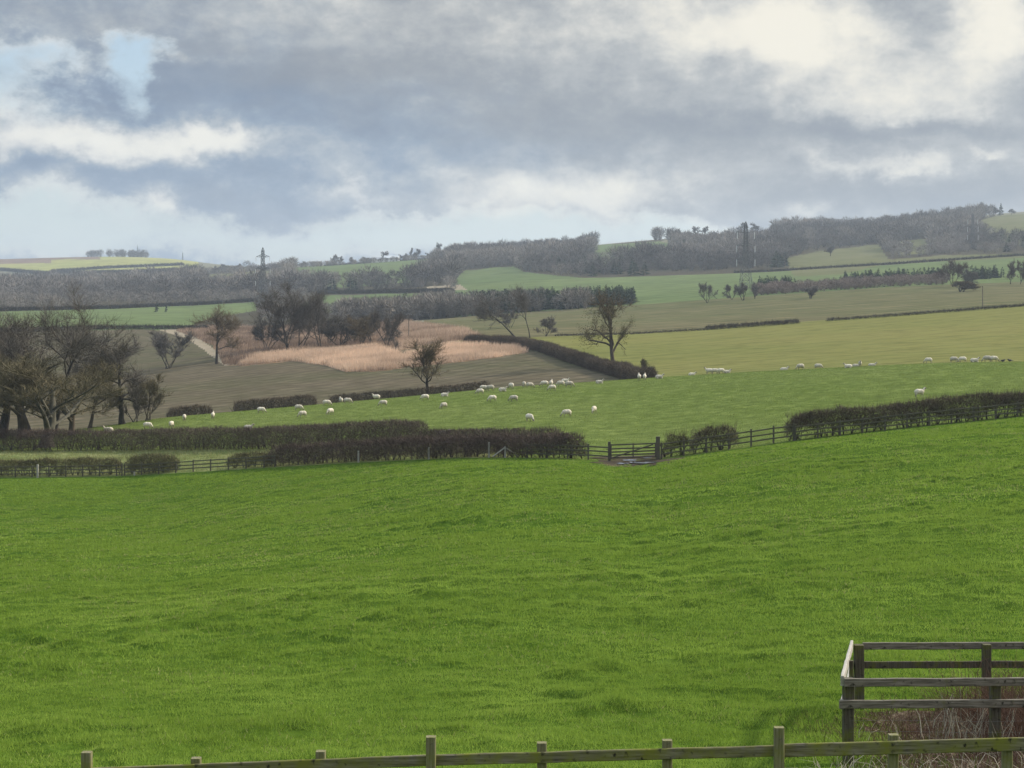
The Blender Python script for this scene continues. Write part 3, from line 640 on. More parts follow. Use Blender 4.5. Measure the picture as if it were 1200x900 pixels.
p, u, v, Y = wood_points(1500, -300, 535, 700, 1190, lambda u, v, Y: ~inpoly(u, v, GL[0]) & ~inpoly(u, v, GL[1]) & ~inpoly(u, v+6, GL[1]) & (Y > kn(u, 8)+10) & ((v < 357) | (u > 300) | (u < 120)))
wood('thicket', 'scrub and small trees between the green valley fields', p, 4+5*RNG.random(len(p)), PB, WG, 1.2)
p, u, v, Y = wood_points(260, 395, 540, 690, 760, lambda u, v, Y: (Y > kn(u, 8)-6))
wood('thicket', 'grey thicket behind the far end of the tan grass', p, 6+6*RNG.random(len(p)), PB, WG, 1.05)
p, u, v, Y = wood_points(45, 415, 545, 750, 800, lambda u, v, Y: Y > 0)
wood('conifer_belt', 'scattered dark conifers behind the far end of the tan grass', p, 8+4*RNG.random(len(p)), PC, WC, 1.3)
p, u, v, Y = wood_points(2600, 380, 1300, 1140, 1900, lambda u, v, Y: nofield(u, v) & (Y > kn(u, 9)+12) & (Y < kn(u, 10)-30) & (fbm(u/40, v/9, 91, 2) > .62))
wood('conifer_belt', 'dark conifer groups scattered through the far woods', p, 8+6*RNG.random(len(p)), PC, WC, 1.4)
# conifer belt before the green field
p, u, v, Y = wood_points(420, 535, 742, 700, 780, lambda u, v, Y: (Y > kn(u, 8)+4) & (u > 560-(Y-700)*.1))
wood('conifer_belt', 'dark conifer belt below the bright green field', p, (7+3.5*RNG.random(len(p)))*np.interp(u, [560, 742], [1.1, .8]), PC, WC, 1.3)
p, u, v, Y = wood_points(330, 500, 690, 690, 780, lambda u, v, Y: (Y > kn(u, 8)-4) & ((u < 640) | (Y < kn(u, 8)+20)))
wood('thicket', 'grey bare thicket mixed into the conifer belt', p, 5.5+5*RNG.random(len(p)), PB, WG, 1.0)
# band on the right
p, u, v, Y = wood_points(900, 885, 1440, 690, 760, lambda u, v, Y: (Y > kn(u, 8)+2) & (u < 1112) | ((u > 1200) & (Y > kn(u, 8)+2)))
wood('thicket', 'low grey bare thicket along the top of the olive field', p, 3+2.0*RNG.random(len(p)), PB, WP, 1.4)
p, u, v, Y = wood_points(240, 890, 1175, 750, 800, lambda u, v, Y: (Y > kn(u, 8)+55) & ((u < 935) | (u > 985)) & ((u < 1110) | (u > 1138)))
wood('conifer_belt', 'row of young conifers behind the low grey thicket', p, 5+2.5*RNG.random(len(p)), PC, WC, 1.4)
# trees on the farthest hill
p = np.array([at(a, 3290+RNG.uniform(-30, 30)) for a in RNG.uniform(103, 173, 70)])
wood('woodland', 'small dark clump of trees on top of the far left hill', p, 10+9*RNG.random(len(p)), PB, WC if False else WB, 1.0, np.zeros(len(p)))

p = np.array([at(a, float(kn(a, 10))-RNG.uniform(12, 70)) for a in RNG.uniform(225, 525, 300)])
wood('treeline', 'low line of bushes and small trees along the far left skyline', p, 3.5+4.5*RNG.random(len(p)), PB, WB, 1.3)
# single skyline trees: prototypes copied
def sky_proto(seed, H, W, tw, **kw):
    TV, TF, CV, CF = gen_tree(seed=seed, H=H, W=W, fork=.25, r=.35, n1=8, n2=5, n3=6, n4=5, twig=.36, **kw)
    return (mesh_np('trunk', TV-np.array([0, 0, .3]), TF, BK['dark'], smooth=True), mesh_np('crown', CV-np.array([0, 0, .3]), CF, TW[tw], np.full(len(CV), .4)))
SP_ = [sky_proto(400+i, 14, (11, 13, 9, 8)[i], ('dark', 'grey', 'dark', 'grey')[i], crook=.35) for i in range(4)]
cv = lod_conifer(310, 160); CON = (None, mesh_np('crown', cv*np.array([14, 14, 14.0]), np.arange(len(cv)).reshape(-1, 3), WC, np.full(len(cv), .2)))
CONT = mesh_np('trunk', *(lambda a: (np.concatenate([a, a+np.array([0, 0, 12.0])]), np.array([[0, 1, 4, 3], [1, 2, 5, 4], [2, 0, 3, 5]])))(np.array([[.25, 0, -.3], [-.12, .2, -.3], [-.12, -.2, -.3]])), BK['dark'])
SKY = [  # column, proto, height, width factor, label
    (390, 0, 15, 1.1, 'broad bare skyline tree, first left of the farm buildings cluster'), (399, 2, 12, 1.0, 'dark bushy skyline tree just right of the broad bare one'),
    (411, 1, 10, 1.0, 'small skyline tree in the gap left of the farm buildings'), (427, 1, 9, 1.2, 'low rounded skyline bush tree immediately left of the farm roofs'),
    (452, 0, 15, 1.2, 'large rounded bare tree rising behind the farm roofs'), (469, 2, 9, 1.0, 'small skyline tree touching the right end of the farm roofs'),
    (476, 3, 10, 1.1, 'skyline tree, second to the right of the farm roofs'), (483, 3, 17, .6, 'thin upright skyline tree between the farm and the lone tall tree'),
    (491, 1, 15, .9, 'rounded feathery skyline tree just right of the thin upright one'), (501, 2, 9, 1.2, 'low skyline bush tree left of the lone tall tree'),
    (513, 0, 22, .65, 'lone tall tree standing clear above the skyline right of the farm'), (357, 1, 8, 1.3, 'low skyline bush tree left of the broad bare one'),
    (341, 2, 8, 1.3, 'low skyline tree just right of the left pylon'), (283, 0, 10, 1.1, 'skyline tree a little left of the left pylon'), (262, 1, 11, 1.3, 'rounded skyline tree where the far hill meets the wood'),
    (252, 2, 9, 1.2, 'skyline bush tree at the foot of the far left hill'), (238, 3, 8, 1.0, 'smallest skyline tree on the shoulder of the far left hill'), (325, 3, 9, 1.2, 'skyline tree touching the right arm of the left pylon'),
    (640, 1, 10, 1.4, 'rounded tree on the wood edge above the conifer belt'), (786, 2, 14, 1.1, 'left tree of the pair on the bare hilltop field'), (815, 0, 14, 1.2, 'skyline tree right of the pair on the bare hilltop field'),
    (826, 2, 13, 1.2, 'dense skyline tree left of the tall pylon top'), (872, 1, 15, 1.2, 'broad skyline tree right behind the tall pylon top'), (883, 2, 14, 1.2, 'dark skyline tree touching the tall pylon top on the right'),
    (797, 3, 12, 1.3, 'right tree of the pair on the bare hilltop field'), (945, 1, 10, 1.5, 'low spreading skyline tree right of the small dark conifer'),
    (1000, 3, 10, 1.5, 'flat skyline tree at the left foot of the rising hill'), (1020, 0, 11, 1.4, 'skyline tree, second on the rising hill'),
    (1037, 2, 11, 1.4, 'dark skyline tree halfway up the rising hill'), (1055, 1, 12, 1.4, 'broad skyline tree just left of the big rounded hill trees'),
    (1073, 2, 14, 1.3, 'dark skyline tree by the pale wall on the rising hill'), (1094, 0, 15, 1.2, 'skyline tree left of the big rounded hill tree'),
    (1113, 2, 18, 1.2, 'big rounded dark tree on the rising hill'), (1128, 1, 17, 1.1, 'bare tree right of the big rounded hill tree'), (1137, 2, 16, 1.2, 'dark domed tree before the hilltop field, above the far pylon'),
    (1146, 0, 20, 1.0, 'tall open bare tree at the corner of the hilltop field'), (1157, 2, 14, 1.2, 'dark rounded tree at the left of the hilltop row'),
    (1166, 2, 13, 1.1, 'dark rounded tree in the middle of the hilltop row'), (1185, 1, 8, 1.5, 'low hilltop tree right of the pointed conifer')]
for u_, k, H, wf, lab in SKY:
    Y_ = float(kn(u_, 10))-14 if u_ < 1120 else float(kn(u_, 10))-40
    r_ = empty('skyline_tree', tuple(at(u_, Y_)), random.random()*6.28); r_.scale = (H/14*wf, H/14*wf, H/14)
    tag(r_, lab, 'tree', 'single trees along the skyline')
    link('trunk', SP_[k][0], r_); link('crown', SP_[k][1], r_)
for u_, H, lab in ((924, 13, 'small dark conifer alone on the skyline right of the tall pylon'), (1173, 16, 'pointed dark conifer on the hilltop field'), (1026, 15, 'dark conifer at the right end of the olive field')):
    Y_ = float(kn(u_, 10))-20 if u_ != 1026 else 1500.0
    r_ = empty('conifer', tuple(at(u_, Y_)), 0); r_.scale = (H/14*1.1,)*2+(H/14,)
    tag(r_, lab, 'conifer', 'single conifers on the far hill'); link('trunk', CONT, r_); link('crown', CON[1], r_)
for u_, v_, H, lab, y0, y1 in ((184, 366, 7, 'narrow dark evergreen standing in the small green field on the left', 900, 1190), (195, 368, 5, 'second, shorter evergreen in the small green field on the left', 900, 1190), (973, 300, 9, 'small tree standing in the olive far field', 1200, 1700)):
    r_ = empty('conifer' if H < 9 else 'field_tree', gpos(u_, v_, y0, y1), 0); s = H/14; r_.scale = (s*.9, s*.9, s)
    if H == 9:
        tag(r_, lab, 'tree'); r_.scale = (s*1.4, s*1.4, s); link('trunk', SP_[2][0], r_); link('crown', SP_[2][1], r_)
    else:
        tag(r_, lab, 'conifer'); link('trunk', CONT, r_); link('crown', CON[1], r_)

# ------------------------------------------------------------------ hedges
HT = {'near': twig_mat('hedge_twigs', (.055, .044, .033), (.17, .13, .092)), 'green': twig_mat('hedge_twigs_green', (.05, .048, .025), (.155, .135, .068)),
      'purple': twig_mat('hedge_twigs_purple', (.048, .037, .032), (.15, .112, .092)), 'far': twig_mat('far_hedge_twigs', (.035, .03, .022), (.07, .06, .042))}
def hedge(label, P3, h, w, mat='near', dens=700, tl=.42, tw=.032, gappy=.35, seed=1, group='hedges', stems=True, rag=.08, name='hedge'):
    rg = np.random.default_rng(seed); P3 = np.array(P3, float)
    sl = np.concatenate([[0], np.cumsum(np.linalg.norm(np.diff(P3, axis=0), axis=1))]); Lt = sl[-1]
    n = int(Lt*dens*h*.7); s = rg.random(n)*Lt
    def pt(s): return np.stack([np.interp(s, sl, P3[:, i]) for i in range(3)], -1)
    def side(s):
        a = pt(np.clip(s+.3, 0, Lt))-pt(np.clip(s-.3, 0, Lt)); a[:, 2] = 0; a = norm(a); return np.stack([-a[:, 1], a[:, 0], 0*s], -1)
    hh = h*(1+rag*2*(fbm(s/2.2, s*0+seed, 7+seed, 3)-.5)+rag*2.2*(fbm(s/.5, s*0+seed, 9, 2)-.5)); ww = w*(1+.5*(fbm(s/3, s*0+3, 5+seed, 2)-.5))
    end = np.clip(np.minimum(s, Lt-s)/(.5*h), 0, 1)**.5; hh = hh*(.55+.45*end)
    # clumpy lower part: dense bushes with thin places between
    cl = fbm(s/1.3, s*0+11, 13+seed, 2); lo = np.clip(gappy*1.6*(cl-.25), 0, .75)
    f = rg.random(n); f = lo+(1-lo)*f**.85
    keep = rg.random(n) < np.where(rg.random(n) < .12, 1, 1); 
    t = (rg.random(n)-.5); t = np.sign(t)*np.abs(t*2)**.7*.5
    taper = 1-.35*np.clip(f-.7, 0, 1)/.3
    P = pt(s)+side(s)*(t*ww*taper)[:, None]; P[:, 2] += f*(hh-tl*.5)
    extra = rg.random(n) < .12*gappy*2; P[extra, 2] = pt(s[extra])[:, 2]+rg.random(extra.sum())*h*.5
    D = side(s)*t[:, None]*1.2+rg.normal(size=(n, 3))*.6+np.array([0, 0, .55])
    v, fc = spikes(P, D, tl*(.5+.7*rg.random(n)), tw*(.7+.6*rg.random(n)), rg)
    tone = np.clip(.5+1.5*(fbm(s/2.5, f*2, 17, 2)-.5), 0, 1)
    m = int(n*.05); s3 = rg.random(m)*Lt; h3 = h*(1+rag*2*(fbm(s3/2.2, s3*0+seed, 7+seed, 3)-.5)); P2 = pt(s3)+side(s3)*((rg.random(m)-.5)*w*.8)[:, None]; P2[:, 2] += h3*(.75+.2*rg.random(m))-tl*.4
    v2, _ = spikes(P2, rg.normal(size=(m, 3))*.25+np.array([0, 0, 1.0]), tl*(.8+1.0*rg.random(m)), tw*.7, rg)
    v = np.concatenate([v, v2]); fc = np.arange(len(v)).reshape(-1, 3); tone = np.concatenate([tone, rg.random(m)])
    base = P3.mean(0); base[2] = np.interp(Lt/2, sl, P3[:, 2])
    root = empty(name, tuple(base)); tag(root, label, 'hedge', group)
    link('branches', mesh_np('branches', v-base, fc, HT[mat], np.repeat(tone, 3)), root)
    if stems:
        m = max(4, int(Lt/.55)); s2 = (np.arange(m)+rg.random(m))/m*Lt; k = 3; s2 = np.repeat(s2, k); m = len(s2)
        P = pt(s2); P[:, 2] -= .1; D = rg.normal(size=(m, 3))*.28+np.array([0, 0, 1.0])
        v, fc = spikes(P, D, h*.85, .10, rg); link('stems', mesh_np('stems', v-base, fc, BK['dark']), root)
    return root
def line(pts, lo, hi, back=0.0):
    """ground points seen along a row of photo points"""
    out = []
    for (a, b) in zip(pts[:-1], pts[1:]):
        n = max(2, int(abs(b[0]-a[0])/12))
        for i in range(n): t = i/n; out.append((a[0]+(b[0]-a[0])*t, a[1]+(b[1]-a[1])*t))
    out.append(pts[-1]); res = []
    for (u, v) in out:
        q = place(u, v, lo, hi); Y = q[1]+back; res.append(at(u, Y))
    return res
def row(u0, u1, off, idx=3):
    n = max(2, int(abs(u1-u0)/12)); return [at(u, float(kn(u, idx))+off) for u in np.linspace(u0, u1, n+1)]
NH = 'hedges along the lower edge of the sheep pasture'
hedge('flat topped dark hedge with gaps under it at the left edge, behind the wooden fence', row(-60, 142, 1.6), 1.75, 1.3, 'green', 620, gappy=.55, seed=1, group=NH)
hedge('short square green brown hedge clump standing alone behind the left fence', row(149, 207, 1.6), 1.95, 1.4, 'green', 700, gappy=.35, seed=2, group=NH)
hedge('low rough hedge piece where the open left fence ends', row(270, 318, 1.8), 1.45, 1.2, 'green', 600, gappy=.45, seed=3, group=NH)
hedge('long dark hedge in front of the centre, running right to the gateway fence', row(316, 683, 1.4), 2.0, 1.7, 'purple', 800, gappy=.22, seed=4, group=NH)
hedge('long wall of dark hedge at the back of the pale grass strip', row(-80, 500, 0.0, 4), 2.55, 2.2, 'purple', 700, gappy=.06, seed=5, group=NH, rag=.07)
hedge('low dark hedge behind the right half of the long centre hedge', row(500, 660, 1.0, 4), 1.75, 1.6, 'purple', 650, gappy=.15, seed=6, group=NH)
hedge('small open hedge bush nearest right of the gate', row(778, 806, 1.6), 2.0, 1.3, 'green', 560, gappy=.75, seed=7, group=NH, rag=.15)
hedge('trimmed hedge piece right of the small open bush, on bare stems', row(808, 864, 1.4), 2.0, 1.3, 'near', 620, gappy=.7, seed=8, group=NH)
hedge('long dark clipped hedge climbing to the right edge of the view', row(921, 1290, 1.2), 2.15, 1.5, 'near', 780, gappy=.5, seed=9, group=NH, rag=.09)
CH = 'hedges beyond the crest of the sheep pasture'
def crow(u0, u1, back): return [at(u, crestY(u)+back) for u in np.linspace(u0, u1, max(3, int(abs(u1-u0)/12)))]
hedge('short dark hedge left of the pasture crest, near the thicket', crow(196, 248, 9), 1.9, 1.3, 'near', 420, tl=.5, tw=.05, gappy=.1, seed=10, group=CH)
hedge('black clipped hedge piece on the crest between two gaps, left of the lone thorn tree', crow(274, 371, 9), 2.1, 1.4, 'near', 420, tl=.5, tw=.05, gappy=.1, seed=11, group=CH)
hedge('thin low hedge running along the crest past the lone thorn tree', crow(384, 575, 14), 2.15, 1.4, 'near', 380, tl=.5, tw=.05, gappy=.1, seed=12, group=CH)
HP = [at(float(HB(y)), y) for y in np.linspace(HBY[0], HBY[-1], 60)]
hedge('long thick dark hedge curving down between the ploughed field and the yellow pasture', HP, 2.5, 3.2, 'near', 600, tl=.7, tw=.06, gappy=.1, seed=13, group=CH, rag=.2)
MH = 'far field boundary hedges'
hedge('dark hedge strip between the olive field and the yellow pasture, left length', line([(826, 387), (936, 379)], 400, 470), 1.5, 2.0, 'far', 130, tl=.8, tw=.1, gappy=.05, seed=14, group=MH, stems=False)
hedge('thin dark hedge between the olive field and the yellow pasture, right length', line([(968, 376.5), (1060, 370), (1290, 352)], 400, 480), 1.0, 1.5, 'far', 110, tl=.7, tw=.1, gappy=.05, seed=15, group=MH, stems=False)
hedge('faint low hedge from the long hedge head to the dark strip', line([(650, 394), (740, 392), (826, 387)], 400, 470), .8, 1.4, 'far', 110, tl=.6, tw=.1, gappy=.05, seed=16, group=MH, stems=False)
hedge('dark hedge line along the top of the bright green field', [at(u, float(kn(u, 9))+6) for u in np.linspace(860, 1330, 60)], 2.0, 2.5, 'far', 26, tl=1.6, tw=.35, gappy=0, seed=17, group=MH, stems=False)
hedge('dark hedge line at the foot of the far left hill', [at(u, 2110) for u in np.linspace(-160, 168, 50)], 3.5, 4.0, 'far', 16, tl=2.2, tw=.6, gappy=0, seed=18, group=MH, stems=False)
hedge('dark hedge under the small green field on the left', line([(-60, 391), (128, 386), (245, 386)], 560, 720), 2.2, 2.5, 'far', 60, tl=1.2, tw=.2, gappy=0, seed=19, group=MH, stems=False)
hedge('dark hedge line above the small green field on the left', line([(-60, 366), (130, 362), (245, 357), (300, 353)], 780, 1200), 2.6, 3, 'far', 40, tl=1.4, tw=.3, gappy=0, seed=20, group=MH, stems=False)
hedge('dark hedge line above the green strip in the centre valley', line([(372, 345), (530, 342)], 900, 1300), 3.0, 3, 'far', 36, tl=1.4, tw=.3, gappy=0, seed=21, group=MH, stems=False)
hedge('hedge line across the yellow far hill', line([(60, 319), (120, 315), (215, 311)], 2400, 3290), 5, 6, 'far', 8, tl=3, tw=.9, gappy=0, seed=22, group=MH, stems=False)
hedge('hedge line under the yellow far hill', line([(0, 317), (45, 321), (205, 319)], 2300, 3290), 5, 6, 'far', 8, tl=3, tw=.9, gappy=0, seed=23, group=MH, stems=False)
hedge('dark hedge below the farm on the skyline field', line([(380, 310), (440, 305.5), (505, 303)], 1600, 1985), 2.0, 4, 'far', 16, tl=1.8, tw=.5, gappy=0, seed=24, group=MH, stems=False)

# ------------------------------------------------------------------ beams and fences
WD = {'rail': wood_mat('fence_rail_wood', (.075, .064, .042), (.235, .205, .145), (.165, .165, .028), .85, 'X'), 'post': wood_mat('fence_post_wood', (.12, .105, .066), (.25, .22, .15), (.15, .155, .028), .7, 'Z'),
      'penrail': wood_mat('pen_rail_wood', (.08, .069, .05), (.245, .215, .165), (.13, .125, .045), .2, 'X'), 'penpost': wood_mat('pen_post_wood', (.05, .042, .030), (.11, .095, .068), (.11, .12, .015), .5, 'Z'),
      'penside': wood_mat('pen_side_wood', (.27, .25, .21), (.42, .39, .34), (.16, .155, .07), .1, 'X'),
      'mid': wood_mat('field_fence_wood', (.07, .062, .046), (.13, .115, .085), (.07, .075, .03), .3, 'X'), 'pale': plain_mat('pale_post_wood', (.33, .31, .27), .9)}
def beam(a, b, wid, hei, nseg=10, jit=.004, ch=.008, seed=0, up=(0, 0, 1)):
    """board from a to b: wid across, hei upwards; chamfered, slightly uneven"""
    rg = np.random.default_rng(seed); a = np.array(a, float); b = np.array(b, float); d = (b-a)/np.linalg.norm(b-a)
    u = np.array(up, float); s = np.cross(d, u); s /= np.linalg.norm(s); u = np.cross(s, d)
    w, h = wid/2, hei/2; c = min(ch, w*.5, h*.5)
    prof = [(-w+c, -h), (w-c, -h), (w, -h+c), (w, h-c), (w-c, h), (-w+c, h), (-w, h-c), (-w, -h+c)]
    V, Fc = [], []
    for i in range(nseg+1):
        p = a+(b-a)*i/nseg; o_ = rg.normal(size=2)*jit
        for (q, r_) in prof: V.append(p+s*(q+o_[0]*.5+rg.normal()*jit*.3)+u*(r_+o_[1]+rg.normal()*jit*.3))
    for i in range(nseg):
        for j in range(8):
            k = (j+1) % 8; Fc.append((i*8+j, i*8+k, i*8+8+k, i*8+8+j))
    return V, Fc, (list(range(8))[::-1], list(range(nseg*8, nseg*8+8)))
def beam_obj(name, parent, a, b, wid, hei, mat, origin_along=True, **kw):
    """a board as its own mesh, local X (rails) or Z (posts) along the grain"""
    root = np.array(parent.location)
    V, Fc, caps = beam(a, b, wid, hei, **kw)
    V = np.array(V); mid = (np.array(a)+np.array(b))/2
    me = bpy.data.meshes.new(name); me.from_pydata([tuple(p-mid) for p in V], [], [tuple(f) for f in Fc]+[tuple(c) for c in caps]); me.materials.append(mat); me.update()
    return link(name, me, parent, tuple(mid-root))
def rail_obj(name, parent, a, b, thick, hei, mat, **kw): return beam_obj(name, parent, a, b, thick, hei, mat, **kw)
def post_obj(name, parent, x, y, z0, z1, w, d, mat, top='flat', **kw):
    return beam_obj(name, parent, (x, y, z0), (x, y, z1), w, d, mat, up=(0, 1, 0), nseg=6, **kw)
def px(u, Y): return (u-600)/F*Y
def pz(v, Y): return ZC-(v-VH)*Y/F

# near fence
YF = 16.0
nf = empty('wooden_fence', (px(600, YF), YF, -.05)); tag(nf, 'weathered post and rail fence with mossy boards along the bottom edge of the view', 'fence')
rail_top = lambda u: np.interp(u, [-300, 140, 505, 913, 1047, 1200, 1500], [912, 899, 884.5, 872, 869, 864.5, 855])
tall = [(-306, 898), (102, 881), (505, 863), (913, 852), (1325, 834)]
short = [(-172, 902), (-36, 897), (230, 888), (376, 880), (635, 870), (782, 867), (1047, 860.5), (1180, 871), (1455, 850)]
for i, (u_, v_) in enumerate(tall):
    post_obj('post', nf, px(u_, YF-.07), YF-.07, -.6, pz(v_, YF-.07), .105, .085, WD['post'], seed=500+i, jit=.002)
for i, (u_, v_) in enumerate(short):
    post_obj('post', nf, px(u_, YF+.065), YF+.065, -.6, pz(v_, YF+.065), .105, .08, WD['post'], seed=520+i, jit=.002)
for lev, dz in enumerate((0, -.40, -.78)):
    for i in range(len(tall)-1):
        a, b = tall[i][0], tall[i+1][0]; z0, z1 = pz(rail_top(a), YF), pz(rail_top(b), YF)
        w_ = .118 if i < 3 else .142
        rail_obj('rail', nf, (px(a, YF)+(.0 if i else 0), YF, z0-w_/2+dz), (px(b, YF)-.006, YF, z1-w_/2+dz-(.012 if i == 2 else 0)), .036, w_, WD['rail'], nseg=14, jit=.0016, seed=540+i+10*lev)
# pen
YA, YB = 21.4, 26.6
pen = empty('wooden_pen', (px(1100, YA), YA, -.9)); tag(pen, 'square timber railed pen with dark posts around brambles at the lower right', 'pen')
xA, xB = px(994, YA), px(1006.5, YB); zg = lambda u, Y: float(terr(u, Y)[0])
for i, (x, y, vt, w) in enumerate(((xA, YA, 795, .15), (px(1166, YA), YA, 800, .14), (px(1340, YA), YA, 798, .14), (xB, YB, 755.5, .165), (px(1156, YB)+.0, YB, 755, .145), (px(1330, YB), YB, 755, .15))):
    post_obj('post', pen, x, y, zg(1100, y)-.3, pz(vt, y), w, .13, WD['penpost'], seed=600+i, jit=.003)
xAe, xBe = px(1345, YA), px(1335, YB)
for i, v_ in enumerate((799, 824.5)):
    a0 = px(989.5 if i == 0 else 983.5, YA-.09); m = px(1167, YA-.09)
    rail_obj('rail', pen, (a0, YA-.095, pz(v_+.7, YA-.09)), (xAe, YA-.095, pz(v_-1.0, YA-.09)), .045, .118, WD['penrail'], nseg=16, jit=.0018, seed=610+i)
for i, v_ in enumerate((758.5, 780.5)):
    rail_obj('rail', pen, (xB+.09, YB+.09*(1 if i else 1), pz(v_, YB)), (xBe, YB+.09, pz(v_-1, YB)), .045, .125, WD['penpost' if i else 'penrail'], nseg=16, jit=.0018, seed=620+i)
for i, (va, vb) in enumerate(((797, 757), (825, 781))):
    rail_obj('rail', pen, (xA-.10, YA-.05, pz(va, YA)), (xB-.105, YB+.1, pz(vb, YB)), .05, .14, WD['penside'], nseg=16, jit=.004, seed=630+i)
    rail_obj('rail', pen, (xAe+.10, YA-.05, pz(va, YA)), (xBe+.105, YB+.1, pz(vb, YB)), .05, .14, WD['penside'], nseg=16, jit=.004, seed=640+i)
# the small broken stub nailed inside the corner
post_obj('stub', pen, px(997.5, 24.0), 24.0, pz(796, 24), pz(774, 24), .06, .06, WD['penpost'], seed=650)
WIRE = plain_mat('galvanised_wire', (.15, .15, .14), .7, .2)
for i, v_ in enumerate((843, 856, 870)):
    P = np.stack([np.linspace(xA, xAe, 12), np.full(12, YA-.08), pz(v_, YA)+.01*np.sin(np.arange(12))], -1); VVv, FFf = [], []; tube(P-np.array(pen.location), np.full(12, .0014), 4, VVv, FFf, 0)
    link('wire', mesh_np('wire', VVv[0], FFf[0], WIRE), pen)

# brambles and dead stems in and before the pen
def stems_cloud(n, x0, x1, y0, y1, hmin, hmax, wdt, spread, seed, hfun=None, bend=.5, nseg=4):
    rg = np.random.default_rng(seed); x = rg.uniform(x0, x1, n); y = rg.uniform(y0, y1, n); z = np.array([terr(600+a*F/b, b)[0] for a, b in zip(x, y)]); 
    h = rg.uniform(hmin, hmax, n)*(1 if hfun is None else hfun(x, y)); d = norm(rg.normal(size=(n, 3))*spread+np.array([0, 0, 1.0])); P = np.stack([x, y, z-.03], -1); V, Fc = [], []; off = 0
    side = norm(np.cross(d, rg.normal(size=(n, 3)))); w = wdt*(.6+.8*rg.random(n))
    pts = [P]; q = P.copy(); dd = d.copy()
    for k in range(nseg):
        q = q+dd*(h/nseg)[:, None]; pts.append(q.copy()); dd = norm(dd+rg.normal(size=(n, 3))*.28+np.array([0, 0, -bend*.3*(k+1)/nseg*2]))
    rings = []
    for k, p in enumerate(pts):
        ww = (w*(1-.75*k/nseg)*.5)[:, None]; s2 = norm(np.cross(side, d)); rings.append(np.stack([p+side*ww, p-side*ww*.5+s2*ww*.87, p-side*ww*.5-s2*ww*.87], 1))
    A = np.stack(rings, 1); V = A.reshape(-1, 3); i = np.arange(n)[:, None, None]*(3*(nseg+1))+np.arange(nseg)[None, :, None]*3; j = np.arange(3)[None, None]; k2 = (j+1) % 3
    Fc = np.stack([i+j, i+k2, i+k2+3, i+j+3], -1).reshape(-1, 4); return V, Fc, n*(3*(nseg+1)), rg
def stems_obj(name, label, cat, mat, *a, **kw):
    V, Fc, n, rg = stems_cloud(*a, **kw); ns = kw.get('nseg', 4); t = np.repeat(rg.random(len(V)//(3*(ns+1))), 3*(ns+1))
    tag(link(name, mesh_np(name, V, Fc, mat, t, smooth=True)), label, cat, kind='stuff')
BR = twig_mat('bramble_stems', (.05, .028, .02), (.16, .10, .07)); DS = twig_mat('dead_pale_stems', (.20, .165, .115), (.50, .45, .345)); DG = twig_mat('grey_dead_stems', (.16, .15, .11), (.34, .32, .25))
stems_obj('brambles', 'tangled reddish brown brambles inside the pen', 'brambles', BR, 9000, 5.5, 10.4, 19.4, 26.0, .35, 1.1, .011, .9, 700, hfun=lambda x, y: .3+.7*np.clip((x-5.4)/2.6, 0, 1)*(.6+.8*vnoise(x*1.5, y*1.5, 3)), bend=.8)
stems_obj('brambles', 'tall dark bramble growth at the right side of the pen', 'brambles', BR, 4600, 7.5, 10.6, 20.5, 26.2, .7, 1.5, .011, .5, 702, bend=.7)
stems_obj('brambles', 'low dark bramble runners at the left end of the pen', 'brambles', BR, 5000, 5.1, 8.2, 18.6, 24.5, .2, .55, .011, 1.1, 707, bend=1.0)
stems_obj('dead_stems', 'flattened bleached dead stems between the near fence and the pen', 'dead stems', DS, 1700, 4.1, 9.0, 17.0, 20.4, .3, .8, .012, 1.8, 703, bend=1.2)
stems_obj('dead_stems', 'upright pale dry stalks in the middle of the pen', 'dead stems', DG, 60, 6.4, 7.6, 21.6, 23.8, .6, 1.15, .018, .22, 704, bend=.1)
stems_obj('dead_stems', 'pale broken stems caught among the brambles', 'dead stems', DS, 170, 5.0, 9.5, 19.0, 24.5, .3, .9, .011, .9, 705, bend=.8)
stems_obj('weeds', 'green weeds and nettles round the pen corner', 'weeds', twig_mat('weed_leaves', (.06, .09, .015), (.16, .17, .05)), 2600, 4.6, 7.2, 17.5, 26.0, .12, .38, .02, .5, 706, bend=.5, nseg=2)
LX, LY = np.meshgrid(np.linspace(4.4, 11.5, 60), np.linspace(16.6, 26.2, 60)); LZ = terr((600+LX*F/LY).ravel(), LY.ravel()).reshape(LX.shape)+lumps(LX, LY)+.03*vnoise(LX*4, LY*4, 5)+.01
lit = link('litter', mesh_np('litter', np.stack([LX, LY, LZ], -1).reshape(-1, 3), grid_faces(60, 60, ((cen(LX)-(4.6+.13*(cen(LY)-17)*1.2)) > .5*vnoise(cen(LX)*2, cen(LY)*2, 6))), field_mat('bramble_litter', (.07, .05, .035), (.12, .09, .06), (.2, .16, .11), .6, 6.0, None, 1.0, .05), smooth=True)); tag(lit, 'brown litter of dead stems under the brambles', 'litter', kind='structure')

